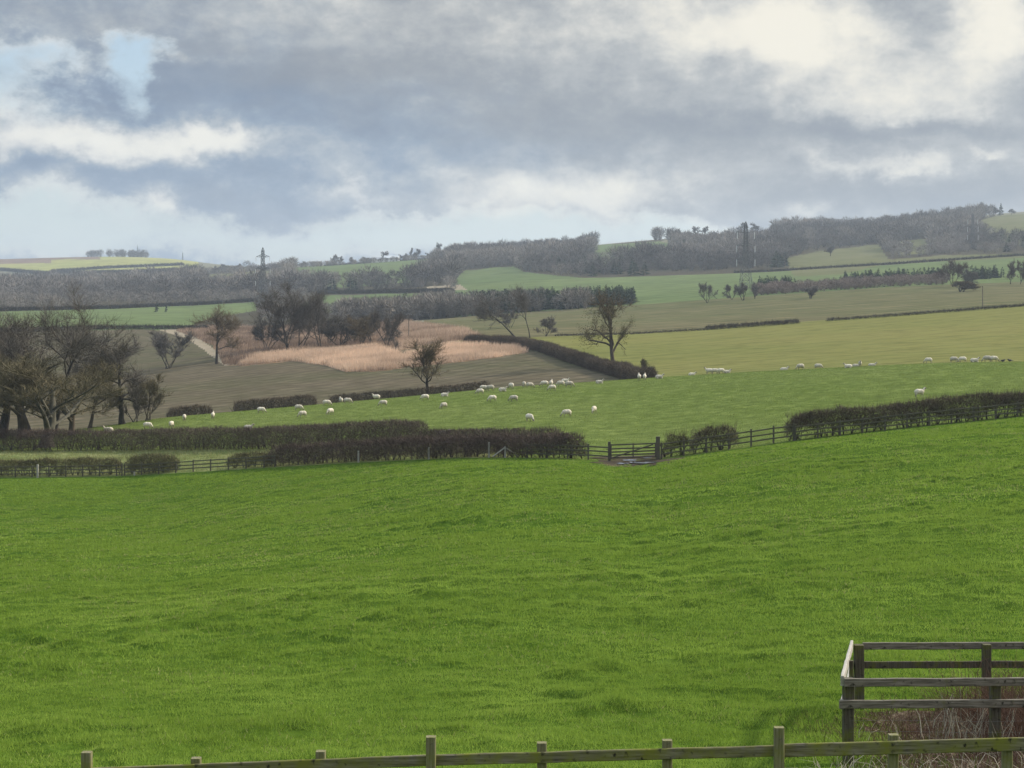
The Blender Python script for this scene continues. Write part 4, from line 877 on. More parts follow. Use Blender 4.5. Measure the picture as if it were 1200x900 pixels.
# field fences along the hedgerow
def rail_fence(label, u0, u1, sp, hgt, off, nr=3, mat='mid', group='fences along the hedgerow', rails=True, idx=3):
    us = [u0]
    while us[-1] < u1: us.append(us[-1]+sp*F/float(kn(us[-1], idx)))
    us[-1] = u1
    P = [at(u, float(kn(u, idx))+off) for u in us]; root = empty('field_fence', tuple(P[0])); tag(root, label, 'fence', group)
    for i, p in enumerate(P): post_obj('post', root, p[0], p[1], p[2]-.3, p[2]+hgt+.1*random.random(), .12, .11, WD[mat], seed=800+i)
    if rails:
        for k in range(nr):
            z = hgt*(1-.30*k)-.1
            for i in range(len(P)-1): rail_obj('rail', root, P[i]+np.array([0, -.08, z+random.uniform(-.02, .02)]), P[i+1]+np.array([0, -.08, z+random.uniform(-.02, .02)]), .045, .10, WD[mat], nseg=2, seed=900+i)
    return root
rail_fence('dark wooden rail fence under the left hedges, left of the pale lone post', -60, 143, 1.7, 1.15, .3)
rail_fence('wooden rail fence crossing the open gap between the left hedge clumps', 146, 322, 1.7, 1.15, .35)
rail_fence('low wooden rails showing beneath the right end of the centre hedge', 618, 714, 1.6, 1.15, .3)
rail_fence('wooden rail fence from the gate past the two hedge bushes to the climbing hedge', 775, 930, 1.7, 1.25, .35)
rail_fence('wooden rail fence half hidden beneath the climbing clipped hedge', 932, 1290, 1.7, 1.15, .2)
pl = empty('pale_post', tuple(at(44, float(kn(44, 3))-.4))); tag(pl, 'single pale wooden post before the left hedge', 'post', 'pale posts before the hedges')
post_obj('post', pl, pl.location[0], pl.location[1], pl.location[2]-.3, pl.location[2]+1.35, .17, .14, WD['pale'])
for u_, lab, h_ in ((157.5, 'very short pale post at the foot of the square hedge clump', .35), (420, 'pale post left along the foot of the long centre hedge', 1.05), (502.5, 'grey post in the middle of the long centre hedge foot', 1.05), (573, 'pale tall post towards the right of the long centre hedge', 1.25)):
    q = at(u_, float(kn(u_, 3))+.2); e = empty('pale_post', tuple(q)); tag(e, lab, 'post', 'pale posts before the hedges'); post_obj('post', e, q[0], q[1], q[2]-.3, q[2]+h_, .15, .12, WD['pale'])
q = at(592, float(kn(592, 3))+.2); e = empty('strut_post', tuple(q)); tag(e, 'braced pale post with slanting struts in the centre hedge', 'post')
post_obj('post', e, q[0], q[1], q[2]-.3, q[2]+.95, .13, .12, WD['pale'])
beam_obj('strut', e, q+np.array([-1.0, -.05, .1]), q+np.array([0, -.05, .85]), .1, .1, WD['pale'], nseg=3); beam_obj('strut', e, q+np.array([1.1, -.05, .1]), q+np.array([0, -.05, .85]), .1, .1, WD['pale'], nseg=3)
for u_, lab, h_ in ((714, 'left gatepost of the field gate', 1.5), (771, 'thick right gatepost of the field gate', 1.75)):
    q = at(u_, float(kn(u_, 3))+.2); e = empty('gatepost', tuple(q)); tag(e, lab, 'gatepost', 'gateposts'); w = .2 if u_ == 714 else .3
    post_obj('post', e, q[0], q[1], q[2]-.3, q[2]+h_, w, .22, WD['mid'])
    beam_obj('hinge' if u_ == 771 else 'latch', e, q+np.array([-.22, 0, .9]), q+np.array([-.02, 0, .9]), .04, .05, WD['mid'], nseg=2)
ga, gb = at(716, float(kn(716, 3))+.2), at(768, float(kn(768, 3))+.2); gate = empty('field_gate', tuple(ga)); tag(gate, 'grey brown five bar wooden field gate closed across a muddy gateway', 'gate')
for z in (.25, .48, .7, .95, 1.25): beam_obj('bar', gate, ga+np.array([0, 0, z]), gb+np.array([0, 0, z]), .05, .10, WD['mid'], nseg=6)
for t in (.0, .5, 1.0):
    p = ga+(gb-ga)*t; beam_obj('stile', gate, p+np.array([0, -.06, .2]), p+np.array([0, -.06, 1.33]), .09, .06, WD['mid'], up=(0, 1, 0), nseg=2)
beam_obj('brace', gate, ga+np.array([0, -.12, .25]), ga+(gb-ga)*.95+np.array([0, -.12, 1.2]), .05, .09, WD['mid'], nseg=4)
# mud and puddles in the gateway
def patch(name, label, uc_, Yc, ru, rY, mat, dz, seed, n=64):
    a = np.linspace(0, 2*np.pi, n, endpoint=False); rg = np.random.default_rng(seed); k = 1+.5*(fbm(np.cos(a)*2.2+seed, np.sin(a)*2.2, seed, 4)-.5)*2; V = []
    for r_ in (0.0, .35, .7, 1.0):
        for t, kk in zip(a, k):
            x = px(uc_, Yc)+np.cos(t)*ru*kk*r_; y = Yc+np.sin(t)*rY*kk*r_; u_ = 600+x*F/y; C2 = float(kn(u_, 3))
            V.append((x, y, terr(u_, y)[0]+float(lumps(np.array([x]), np.array([y]))[0])*min(max((C2-y)/6, 0), 1)+dz))
    if name == 'puddle':
        zz = max(v[2] for v in V); V = [(v[0], v[1], zz) for v in V]
    Fc = [(i*n+j, i*n+(j+1) % n, (i+1)*n+(j+1) % n, (i+1)*n+j) for i in range(3) for j in range(n)]
    me = bpy.data.meshes.new(name); me.from_pydata(V, [], Fc); me.materials.append(mat); me.update(); tag(link(name, me), label, name, kind='structure')
MUD = field_mat('gateway_mud', (.055, .045, .032), (.08, .065, .045), None, .6, 3.0, None, .9, .08)
PUD = plain_mat('puddle_water', (.05, .05, .05), .03)
patch('mud', 'churned dark mud before the gate', 741, 110, 3.6, 4.5, MUD, .015, 1)
patch('mud', 'churned dark mud behind the gate', 744, 117.5, 3.0, 3.4, MUD, .02, 2)
for i, (u_, Y_, a, b) in enumerate(((751, 108.6, .55, .55), (742, 110.2, .3, .5), (764, 108.4, .5, .5), (730, 109.2, .4, .5), (738, 113.5, .5, .5), (756, 115.5, .45, .5))):
    patch('puddle', 'small pale puddle in the gateway mud', u_, Y_, a, b, PUD, .045, 10+i, 24)

# ------------------------------------------------------------------ sheep
WOOL = None
def wool_mat():
    m, nt, out = new_mat('sheep_wool'); tc = nd(nt, 'ShaderNodeTexCoord'); n = nd(nt, 'ShaderNodeTexNoise', Scale=9.0, Detail=4.0); nt.links.new(tc.outputs['Object'], n.inputs['Vector'])
    c = mixrgb(nt, ramp(nt, n.outputs[0], .3, .7), (.50, .44, .34), (.70, .63, .51)); oi = nd(nt, 'ShaderNodeObjectInfo'); mr = nd(nt, 'ShaderNodeMapRange'); nt.links.new(oi.outputs['Random'], mr.inputs[0]); mr.inputs[3].default_value = .72; mr.inputs[4].default_value = 1.12; c = mixrgb(nt, 1.0, c, mr.outputs[0], 'MULTIPLY'); b = nd(nt, 'ShaderNodeBsdfPrincipled', Roughness=1.0); b.inputs['Specular IOR Level'].default_value = 0; nt.links.new(c, b.inputs['Base Color'])
    bp = nd(nt, 'ShaderNodeBump', Strength=.6, Distance=.03); nt.links.new(n.outputs[0], bp.inputs['Height']); nt.links.new(bp.outputs[0], b.inputs['Normal']); nt.links.new(b.outputs[0], out.inputs[0]); return m
WOOL = wool_mat(); SKIN = plain_mat('sheep_face_and_legs', (.20, .17, .13), .9)
def sheep_mesh(pose):
    bm = bmesh.new()
    def ball(c, r, rot=(0, 0, 0)):
        g = bmesh.ops.create_uvsphere(bm, u_segments=16, v_segments=10, radius=1); mt = Matrix.Translation(c) @ Matrix.Rotation(rot[1], 4, 'Y') @ Matrix.Diagonal((*r, 1)); bmesh.ops.transform(bm, matrix=mt, verts=g['verts'])
    def limb(a, b, r0, r1):
        a, b = Vector(a), Vector(b); g = bmesh.ops.create_cone(bm, cap_ends=True, segments=10, radius1=r0, radius2=r1, depth=(b-a).length)
        q = (b-a).to_track_quat('Z', 'Y'); bmesh.ops.transform(bm, matrix=Matrix.Translation((a+b)/2) @ q.to_matrix().to_4x4(), verts=g['verts'])
    L = {'lie': -.32}.get(pose, 0)
    ball((-.22, 0, .62+L), (.40, .30, .30)); ball((.14, 0, .62+L), (.42, .27, .29)); ball((-.45, 0, .60+L), (.2, .22, .24)); ball((.42, 0, .64+L), (.18, .19, .22))
    ball((-.62, 0, .60+L), (.06, .05, .12))
    if pose == 'graze': limb((.45, 0, .66), (.72, 0, .36), .15, .09); ball((.80, 0, .22), (.17, .075, .085), (0, R(58), 0)); ears = (.74, .33)
    else: limb((.44, 0, .70+L), (.64, 0, .95+L), .16, .1); ball((.74, 0, .98+L), (.17, .08, .09), (0, R(25), 0)); ears = (.66, 1.05+L)
    for s in (-1, 1):
        ball((ears[0], s*.12, ears[1]), (.03, .08, .03))
        if pose != 'lie':
            st = .06*s if pose == 'graze' else -.05*s
            limb((.33, s*.13, .5), (.34+st, s*.13, .22), .075, .04); limb((.34+st, s*.13, .24), (.35+st, s*.13, .0), .038, .035)
            limb((-.42, s*.14, .52), (-.50-st, s*.14, .24), .10, .042); limb((-.50-st, s*.14, .26), (-.45-st, s*.14, .0), .038, .035)
        else:
            limb((.36, s*.16, .1), (.62, s*.16, .05), .07, .04); limb((-.4, s*.24, .1), (-.15, s*.3, .05), .1, .05)
    me = bpy.data.meshes.new('sheep'); bm.to_mesh(me); bm.free()
    ob = bpy.data.objects.new('sheep_build', me); COL.objects.link(ob)
    rm = ob.modifiers.new('r', 'REMESH'); rm.mode = 'VOXEL'; rm.voxel_size = .03
    sm_ = ob.modifiers.new('s', 'SMOOTH'); sm_.iterations = 2
    dg = bpy.context.evaluated_depsgraph_get(); out = bpy.data.meshes.new_from_object(ob.evaluated_get(dg)); bpy.data.objects.remove(ob)
    out.name = 'sheep_'+pose; out.materials.clear(); out.materials.append(WOOL); out.materials.append(SKIN)
    for p in out.polygons:
        c = p.center; p.use_smooth = True
        leg = c.z < .34 and pose != 'lie' and c.x < .62; head = c.x > .66 if pose != 'graze' else (c.x > .68 and c.z < .36)
        p.material_index = 1 if leg or head else 0
    return out
SM = {k: sheep_mesh(k) for k in ('graze', 'stand', 'lie')}
SHEEP = [  # u, v of the feet, pose, heading (0 = to the right, 90 = away), label
 (127, 506, 'lie', 180, 'sheep showing only its white back above the hedge, leftmost of all'), (173, 502.5, 'graze', 0, 'white sheep low behind the hedge, second from the left end of the flock'),
 (201, 501, 'graze', 80, 'white sheep seen from the rear, third from the left end of the flock'), (216, 493, 'graze', 100, 'white sheep seen from the rear beside the short dark crest hedge'),
 (249.5, 490.5, 'stand', 95, 'white sheep facing away just right of the short dark crest hedge'), (291, 503, 'lie', 0, 'sheep peeping over the middle of the long dark hedge'),
 (306, 484, 'graze', 0, 'white sheep grazing left below the black clipped crest hedge'), (350, 481, 'graze', 0, 'white sheep grazing right below the black clipped crest hedge'),
 (354.5, 489, 'graze', 215, 'white sheep lower than the one below the black crest hedge, head to the left'), (383, 475.5, 'graze', 10, 'white sheep at the gap right of the black clipped crest hedge'),
 (387, 486, 'graze', 235, 'white sheep in the open below the crest gap, head down left'), (399.5, 473, 'stand', 110, 'left sheep of the close pair at the crest gap'),
 (407.5, 473, 'graze', 0, 'right sheep of the close pair at the crest gap'), (441, 469, 'stand', 180, 'large white sheep side on before the thin crest hedge'),
 (449, 476, 'graze', 200, 'white sheep below the side on sheep, left of the lone thorn tree'), (498, 469, 'graze', 195, 'white sheep directly beneath the lone thorn tree'),
 (520, 479, 'graze', 225, 'white sheep on open grass right below the lone thorn tree, head down left'), (521, 464.5, 'lie', 0, 'tiny white sheep on the crest just right of the lone thorn tree'),
 (562.5, 462, 'graze', 190, 'front left sheep of the cluster right of the thorn tree'), (567, 458.5, 'graze', 0, 'back left sheep of the cluster right of the thorn tree'),
 (574.5, 458, 'graze', 180, 'back right sheep of the cluster right of the thorn tree'), (577, 470.5, 'graze', 200, 'large sheep grazing below the cluster right of the thorn tree'),
 (589, 458.5, 'lie', 0, 'white sheep lying on the crest between the cluster and the ploughed corner'), (599, 456, 'graze', 120, 'white sheep turned away on the crest at the ploughed corner'),
 (602, 470.5, 'graze', 185, 'white sheep standing lower, beneath the ploughed corner'), (614, 454, 'graze', 100, 'sheep seen from behind, right of the ploughed corner on the crest'),
 (621, 455, 'graze', 20, 'small sheep with lowered head beside the one seen from behind on the crest'), (638, 453, 'graze', 180, 'left sheep of the dark faced pair on the crest'),
 (646, 453, 'stand', 80, 'right sheep of the dark faced pair on the crest'), (647, 458, 'graze', 200, 'sheep grazing just below the dark faced pair'),
 (657, 453, 'graze', 190, 'left sheep of the three below the ploughed field tracks'), (662.5, 450.5, 'stand', 0, 'uppermost sheep of the three below the ploughed field tracks'),
 (667, 454, 'graze', 10, 'lowest sheep of the three below the ploughed field tracks'), (702.5, 449.5, 'lie', 0, 'white sheep lying alone on the crest below the ivy tufted tree'),
 (749, 445.5, 'stand', 90, 'left sheep of the two rear view sheep at the hedge end'), (755.5, 445.5, 'stand', 80, 'right sheep of the two rear view sheep at the hedge end'),
 (772.5, 443.5, 'lie', 0, 'white sheep lying at the very tip of the long hedge'), (519.5, 511, 'lie', 0, 'white sheep back visible above the low hedge at the centre'),
 (620.5, 494, 'graze', -50, 'lowest left sheep on the open slope above the centre hedge, facing the viewer'), (664, 488.5, 'graze', 195, 'lone sheep side on in the middle of the open slope'),
 (696, 484.5, 'graze', 250, 'lone sheep facing the viewer right of the middle of the open slope'), (811, 440.5, 'lie', 0, 'sheep lying on the crest left of the tight trio'),
 (831, 437.5, 'stand', 180, 'left sheep of the tight trio on the crest'), (838, 438, 'graze', 0, 'middle sheep of the tight trio on the crest'), (845, 438, 'graze', 10, 'right sheep of the tight trio on the crest'),
 (852, 437.5, 'lie', 0, 'tiny sheep lying right beside the tight trio'), (919, 435, 'lie', 0, 'faint sheep barely showing over the crest right of the trio'), (938, 433.5, 'graze', 200, 'cream sheep grazing on the crest, first of the spaced pair'),
 (959, 433, 'graze', 0, 'cream sheep grazing on the crest, second of the spaced pair'), (994, 431, 'lie', 180, 'white sheep lying left of the standing ewe on the crest'), (1003, 430.5, 'lie', 0, 'white sheep lying close against the standing ewe on the crest'),
 (1008, 430, 'stand', -100, 'standing ewe with raised head between the lying sheep on the crest'), (1022, 430, 'lie', 0, 'white sheep lying right of the standing ewe on the crest'),
 (1088, 425, 'graze', 180, 'grey cream sheep alone on the right crest'), (1118, 424.5, 'graze', 0, 'larger left sheep of the right crest pair'), (1128, 423.5, 'graze', 180, 'right sheep of the right crest pair'),
 (1142, 423, 'lie', 0, 'small white sheep lying right of the right crest pair'), (1157, 422.5, 'graze', 180, 'left sheep of the overlapping two at the right end of the crest'), (1165, 422, 'graze', 10, 'right sheep of the overlapping two at the right end of the crest'),
 (1077.5, 465.5, 'stand', 15, 'white sheep standing broadside above the climbing clipped hedge')]
for i, (u_, v_, pose, hd, lab) in enumerate(SHEEP):
    cy = crestY(u_); q = place(u_, v_, float(kn(u_, 4)), cy+8)
    s = link('sheep', SM[pose]); s.location = (q[0], q[1], q[2]-.02); s.rotation_euler = (0, 0, R(hd)); k = random.uniform(.88, 1.02); s.scale = (k, k, k*1.1)
    tag(s, lab, 'sheep', 'sheep grazing on the pasture')
# two crows
def crow_mesh():
    bm = bmesh.new()
    for c, r in (((0, 0, .16), (.2, .09, .1)), ((.17, 0, .25), (.085, .06, .065)), ((-.22, 0, .13), (.16, .06, .03)), ((.27, 0, .24), (.07, .02, .022))):
        g = bmesh.ops.create_uvsphere(bm, u_segments=10, v_segments=6, radius=1); bmesh.ops.transform(bm, matrix=Matrix.Translation(c) @ Matrix.Diagonal((*r, 1)), verts=g['verts'])
    for s in (-1, 1):
        g = bmesh.ops.create_cone(bm, cap_ends=True, segments=6, radius1=.012, radius2=.015, depth=.12); bmesh.ops.transform(bm, matrix=Matrix.Translation((.02, s*.04, .05)), verts=g['verts'])
    me = bpy.data.meshes.new('crow'); bm.to_mesh(me); bm.free(); me.materials.append(plain_mat('black_feathers', (.015, .015, .018), .6)); return me
CM = crow_mesh()
for u_, v_, h, lab in ((1175, 424.5, 0, 'black crow on the grass just right of the last sheep'), (1183.5, 424, 180, 'black crow nearest the right edge')):
    q = place(u_, v_, float(kn(u_, 4)), crestY(u_)+3); s = link('crow', CM); s.location = tuple(q); s.rotation_euler = (0, 0, R(h)); s.scale = (1.5,)*3; tag(s, lab, 'bird', 'crows on the pasture')

# ------------------------------------------------------------------ pylons, poles, masts, farm
STEEL = plain_mat('pylon_steel', (.075, .08, .082), .7, 0); GLASS = plain_mat('pale_insulator', (.48, .50, .50), .4); POLE = bark_mat('pole_timber', (.12, .10, .08), (.2, .17, .13))
def bars(segs, w):
    V, Fc, off = [], [], 0
    for a, b in segs: off = tube(np.array([a, b], float), np.array([w, w])*.5, 4, V, Fc, off)
    return np.concatenate(V), np.concatenate(Fc)
def pylon(label, pos, H, rz, w=.34, ins=4.6):
    root = empty('pylon', pos, rz); tag(root, label, 'pylon', 'electricity pylons')
    hw = lambda t: H*(np.interp(t, [0, .45, .62, .96, 1.0], [.085, .042, .028, .018, .002])); S = []
    ts = [0, .13, .25, .36, .46, .55, .63, .71, .79, .87, .95, 1.0]
    for a, b in zip(ts[:-1], ts[1:]):
        A = [np.array([sx*hw(a), sy*hw(a), a*H]) for sx, sy in ((1, 1), (-1, 1), (-1, -1), (1, -1))]; B = [np.array([sx*hw(b), sy*hw(b), b*H]) for sx, sy in ((1, 1), (-1, 1), (-1, -1), (1, -1))]
        for i in range(4): j = (i+1) % 4; S += [(A[i], B[i]), (A[i], B[j]), (A[j], B[i]), (B[i], B[j])]
    v, f = bars(S, w); link('lattice_tower', mesh_np('lattice_tower', v, f, STEEL), root)
    I = []
    for t, al in ((.43, .14), (.635, .14), (.835, .13)):
        for s in (-1, 1):
            tip = np.array([s*al*H, 0, t*H+.4]); S = []
            for sy in (-1, 1):
                for z0 in (t, t+.045): S.append((np.array([s*hw(t), sy*hw(t), z0*H]), tip))
                S.append((np.array([s*hw(t), sy*hw(t), t*H]), np.array([s*al*.55*H, 0, (t+.02)*H])))
            v, f = bars(S, w*.75); link('cross_arm', mesh_np('cross_arm', v, f, STEEL), root)
            n = 14; P = np.array([tip+np.array([0, 0, -.2-ins*k/(n-1)]) for k in range(n)]); rr = np.where(np.arange(n) % 2, .22, .12)
            VV2, FF2 = [], []; tube(P, rr, 6, VV2, FF2, 0); link('insulator', mesh_np('insulator', VV2[0], FF2[0], GLASS), root)
    return root
pylon('tall lattice pylon with white insulators standing among bare trees at the field top', tuple(at(874, 800)), 36.5, R(8), w=.2, ins=3.5)
pylon('dark lattice pylon rising from the valley above the mound trees on the left', tuple(at(308, 1000)), 40, R(-20), w=.27, ins=3.0)
pylon('distant pylon showing against the woods at the right, pale insulators', tuple(at(1140, 1250, -2)), 33, R(5), w=.17, ins=4.2)
def pole(label, pos, H, arm):
    root = empty('utility_pole', pos); tag(root, label, 'pole', 'wooden utility poles'); V, Fc = [], []; tube(np.array([(0, 0, -.3), (0, 0, H)], float), np.array([.17, .12]), 8, V, Fc, 0); link('pole_shaft', mesh_np('pole_shaft', V[0], Fc[0], POLE), root)
    if arm:
        v, f = bars([((-.9, 0, H-.3), (.9, 0, H-.3))], .16); link('cross_arm', mesh_np('cross_arm', v, f, POLE), root)
        for x in (-.8, 0, .8):
            V, Fc = [], []; tube(np.array([(x, 0, H-.2), (x, 0, H+.12)], float), np.array([.06, .05]), 6, V, Fc, 0); link('insulator', mesh_np('insulator', V[0], Fc[0], GLASS), root)
pole('thin wooden pole in the olive field near the right edge', gpos(1151.5, 361.5, 420, 470), 7.0, False)
pole('thin wooden pole standing in the tan grass behind the lone thorn tree', gpos(479, 398, 400, 480), 8.0, True)
def mast(label, u_, Y_, H):
    root = empty('radio_mast', tuple(at(u_, Y_))); tag(root, label, 'mast', 'masts on the far hill'); S = []
    for k in range(8):
        a, b = k/8, (k+1)/8; w0, w1 = 1.6*(1-a*.7), 1.6*(1-b*.7)
        for s in ((1, 0), (-.5, .87), (-.5, -.87)): S.append(((s[0]*w0, s[1]*w0, a*H), (s[0]*w1, s[1]*w1, b*H)))
        S.append(((w0, 0, a*H), (-.5*w1, .87*w1, b*H))); S.append(((-.5*w0, .87*w0, a*H), (-.5*w1, -.87*w1, b*H)))
    v, f = bars(S, .6); link('lattice_tower', mesh_np('lattice_tower', v, f, STEEL), root); v, f = bars([((0, 0, H), (0, 0, H*1.2))], .5); link('aerial', mesh_np('aerial', v, f, STEEL), root)
mast('thin mast above the tree clump on the far left hill', 161, 3280, 25); mast('thin mast on the right slope of the far left hill', 214, 3270, 17)
RENDER_ = plain_mat('white_render', (.72, .70, .66), .8, 0, 1.0, .1); SLATE = plain_mat('grey_slate', (.30, .31, .33), .7, 0, 1.0, .2); STONE = plain_mat('sandstone', (.42, .36, .27), .9, 0, 1.0, .2); PANE = plain_mat('window_glass', (.03, .035, .04), .15)
def house(label, u_, Y_, L, D, h, rh, rz, wall, roof, nwin=4, name='farmhouse', cat='building', dz=0):
    root = empty(name, tuple(at(u_, Y_, dz)), rz); tag(root, label, cat, 'buildings on the skyline')
    l, d = L/2, D/2; V = [(-l, -d, -1), (l, -d, -1), (l, d, -1), (-l, d, -1), (-l, -d, h), (l, -d, h), (l, d, h), (-l, d, h), (-l, 0, h+rh-.1), (l, 0, h+rh-.1)]
    me = bpy.data.meshes.new('wall'); me.from_pydata(V, [], [(0, 1, 5, 4), (2, 3, 7, 6), (3, 0, 4, 8, 7), (1, 2, 6, 9, 5)]); me.materials.append(wall); link('wall', me, root)
    e = .4; V = []
    for z in (0, .25):
        V += [(-l-e, -d-e, h-.25+z), (l+e, -d-e, h-.25+z), (l+e, 0, h+rh+z), (-l-e, 0, h+rh+z), (l+e, d+e, h-.25+z), (-l-e, d+e, h-.25+z)]
    me = bpy.data.meshes.new('roof'); me.from_pydata(V, [], [(6, 7, 8, 9), (9, 8, 10, 11), (0, 3, 2, 1), (3, 5, 4, 2), (0, 1, 7, 6), (5, 11, 10, 4), (1, 2, 8, 7), (2, 4, 10, 8), (0, 6, 9, 3), (3, 9, 11, 5)]); me.materials.append(roof); rf = link('roof', me, root)
    if nwin:
        vb, fb = bars([((l*.6, 0, h+rh-.3), (l*.6, 0, h+rh+1.4))], 1.0); link('chimney', mesh_np('chimney', vb, fb, wall), rf)
    for k in range(nwin):
        x = -l+L*(k+.5)/nwin; v = [(x-.5, -d-.03, h*.35), (x+.5, -d-.03, h*.35), (x+.5, -d-.03, h*.8), (x-.5, -d-.03, h*.8), (x-.5, -d+.1, h*.35), (x+.5, -d+.1, h*.35), (x+.5, -d+.1, h*.8), (x-.5, -d+.1, h*.8)]
        me = bpy.data.meshes.new('window'); me.from_pydata(v, [], [(0, 1, 2, 3), (0, 4, 5, 1), (1, 5, 6, 2), (2, 6, 7, 3), (3, 7, 4, 0)]); me.materials.append(PANE); link('window', me, root)
house('low white barn with grey roof, left of the skyline farm buildings', 443, 1975, 17, 9, 4.0, 2.6, R(6), RENDER_, SLATE, 3, 'barn')
house('larger pale roofed barn, right of the skyline farm buildings', 459, 1975, 20, 10, 4.6, 3.2, R(-4), RENDER_, plain_mat('pale_sheet_roof', (.55, .57, .58), .5, 0, 1.0, .1), 3, 'barn')
house('pale stone house among the trees of the rising hill', 1102, 1870, 15, 8, 3.6, 2.4, R(8), STONE, SLATE, 4)
house('light walled house near the big rounded hill tree', 1131, 1872, 13, 8, 3.4, 2.4, R(-6), STONE, SLATE, 4)
house('tiny reddish house on the hilltop skyline right of the small conifer', 937, 1892, 12, 7, 3.0, 2.4, R(0), plain_mat('brick', (.3, .16, .11), .9, 0, 1.0, .2), SLATE, 3)

# ------------------------------------------------------------------ world
SUN_AZ, SUN_EL = 66.0, 30.0
w = bpy.data.worlds.new('World'); SC.world = w; w.use_nodes = True; nt = w.node_tree; nt.nodes.clear()
class S:
    """a value in the sky's node graph"""
    def __init__(s, sock): s.s = sock
    def op(s, o, b=None, c=None):
        n = nt.nodes.new('ShaderNodeMath'); n.operation = o
        for i, q in enumerate((s, b, c)):
            if q is None: continue
            if isinstance(q, S): nt.links.new(q.s, n.inputs[i])
            else: n.inputs[i].default_value = q
        return S(n.outputs[0])
    def __add__(s, b): return s.op('ADD', b)
    def __sub__(s, b): return s.op('SUBTRACT', b)
    def __mul__(s, b): return s.op('MULTIPLY', b)
    def sm(s, a, b):
        n = nt.nodes.new('ShaderNodeMapRange'); n.interpolation_type = 'SMOOTHSTEP'; nt.links.new(s.s, n.inputs[0]); n.inputs[1].default_value = a; n.inputs[2].default_value = b; return S(n.outputs[0])
tc = nt.nodes.new('ShaderNodeTexCoord'); sx = nt.nodes.new('ShaderNodeSeparateXYZ'); nt.links.new(tc.outputs['Generated'], sx.inputs[0])
az = S(sx.outputs[0]).op('ARCTAN2', S(sx.outputs[1])); el = S(sx.outputs[2]).op('ARCSINE')
def noise(sx_, sy_, det, rough, z=0.0, dist=0.0):
    cb = nt.nodes.new('ShaderNodeCombineXYZ'); nt.links.new((az*sx_).s, cb.inputs[0]); nt.links.new((el*sy_).s, cb.inputs[1]); cb.inputs[2].default_value = z
    n = nt.nodes.new('ShaderNodeTexNoise'); n.inputs['Scale'].default_value = 1; n.inputs['Detail'].default_value = det; n.inputs['Roughness'].default_value = rough; n.inputs['Distortion'].default_value = dist
    nt.links.new(cb.outputs[0], n.inputs['Vector']); return S(n.outputs[0])
wx = noise(16, 20, 7, .62, 3.3)-.5; wy = noise(16, 20, 7, .62, 8.1)-.5
azw = az+wx*.11; elw = el+wy*.055
def blob(u, v, ru, rv, amp):
    a0, e0 = math.atan((u-600)/F), math.atan((VH-v)/F); dx = (azw-a0)*(F/ru); dy = (elw-e0)*(F/rv)
    return (dx*dx+dy*dy).op('MULTIPLY', -1.0).op('EXPONENT')*amp
def total(L):
    t = blob(*L[0])
    for b in L[1:]: t = t+blob(*b)
    return t
fine = (noise(26, 42, 10, .62, 1.7, .15)-.5)*.7+(noise(64, 84, 6, .6, 4.4, .1)-.5)*.4; mid = noise(8, 17, 8, .6, 5.2, .2)-.5
# light: how bright the cloud is (0 dark slate, 1 cream)
light = total([(900, 40, 130, 44, .66), (1165, 35, 60, 54, .56), (1040, 118, 140, 40, .42), (700, 40, 90, 30, .12), (1030, 203, 80, 14, .42), (1165, 192, 26, 8, .32), (150, 172, 160, 22, .60), (255, 162, 45, 28, .42), (40, 150, 60, 24, .25),
                (690, 215, 120, 28, .30), (180, 245, 24, 13, .42), (420, 222, 40, 12, .30), (540, 14, 300, 40, .10), (950, 250, 28, 7, .25), (470, 205, 60, 10, .16), (640, 235, 160, 22, .22), (240, 72, 18, 9, .2),
                (300, 128, 160, 48, -.30), (140, 120, 60, 50, -.12), (330, 212, 150, 18, -.20), (620, 170, 150, 38, -.12), (1060, 160, 160, 12, -.30), (1100, 232, 170, 26, -.18), (60, 205, 110, 12, -.20), (820, 150, 90, 16, -.18), (520, 90, 230, 50, -.03), (700, 90, 100, 50, .04), (90, 20, 200, 22, -.06)])
light = light + fine*.9 + mid*.6 + .40
# gaps: where clear pale sky shows through
gap = total([(12, 88, 55, 40, .8), (72, 68, 34, 16, .35), (150, 104, 30, 34, .72), (170, 78, 34, 28, .55), (205, 62, 44, 20, .7), (70, 128, 90, 34, .38), (40, 255, 130, 26, .85), (330, 285, 440, 26, .9), (580, 268, 200, 30, .5), (800, 276, 240, 20, .4)])+fine*1.25+mid*.4-.06
gapm = gap.sm(.16, 1.0)*.92; lm = (light+gapm*(gapm*-1.0+1.0)*.9).sm(0, 1.03)
def cramp(fac, stops):
    n = nt.nodes.new('ShaderNodeValToRGB'); nt.links.new(fac.s, n.inputs[0]); e = n.color_ramp.elements
    while len(e) < len(stops): e.new(.5)
    for q, (p, c) in zip(e, stops): q.position = p; q.color = (*c, 1)
    return n.outputs[0]
CB = 6.7      # cloud radiance in sky-texture units (background strength is 0.1)
warm = cramp(lm, [(0, (.235, .262, .305)), (.25, (.315, .338, .365)), (.5, (.445, .46, .465)), (.75, (.665, .655, .61)), (1, (.92, .87, .745))])
cool = cramp(lm, [(0, (.165, .235, .35)), (.25, (.25, .325, .43)), (.5, (.42, .47, .515)), (.75, (.665, .675, .665)), (1, (.90, .88, .80))])
hue = (az*-2.2+mid*1.6+(el.sm(.09, .19)*-.55)+.42).sm(0, 1)
cloud = mixrgb(nt, hue.s, warm, cool)
clear = cramp(el.sm(0, .2), [(0, (.66, .72, .68)), (.35, (.60, .70, .71)), (1, (.47, .64, .785))])
sky = nt.nodes.new('ShaderNodeTexSky'); sky.sky_type = 'NISHITA'; sky.sun_disc = False; sky.sun_elevation = R(SUN_EL); sky.sun_rotation = R(SUN_AZ); sky.altitude = 100
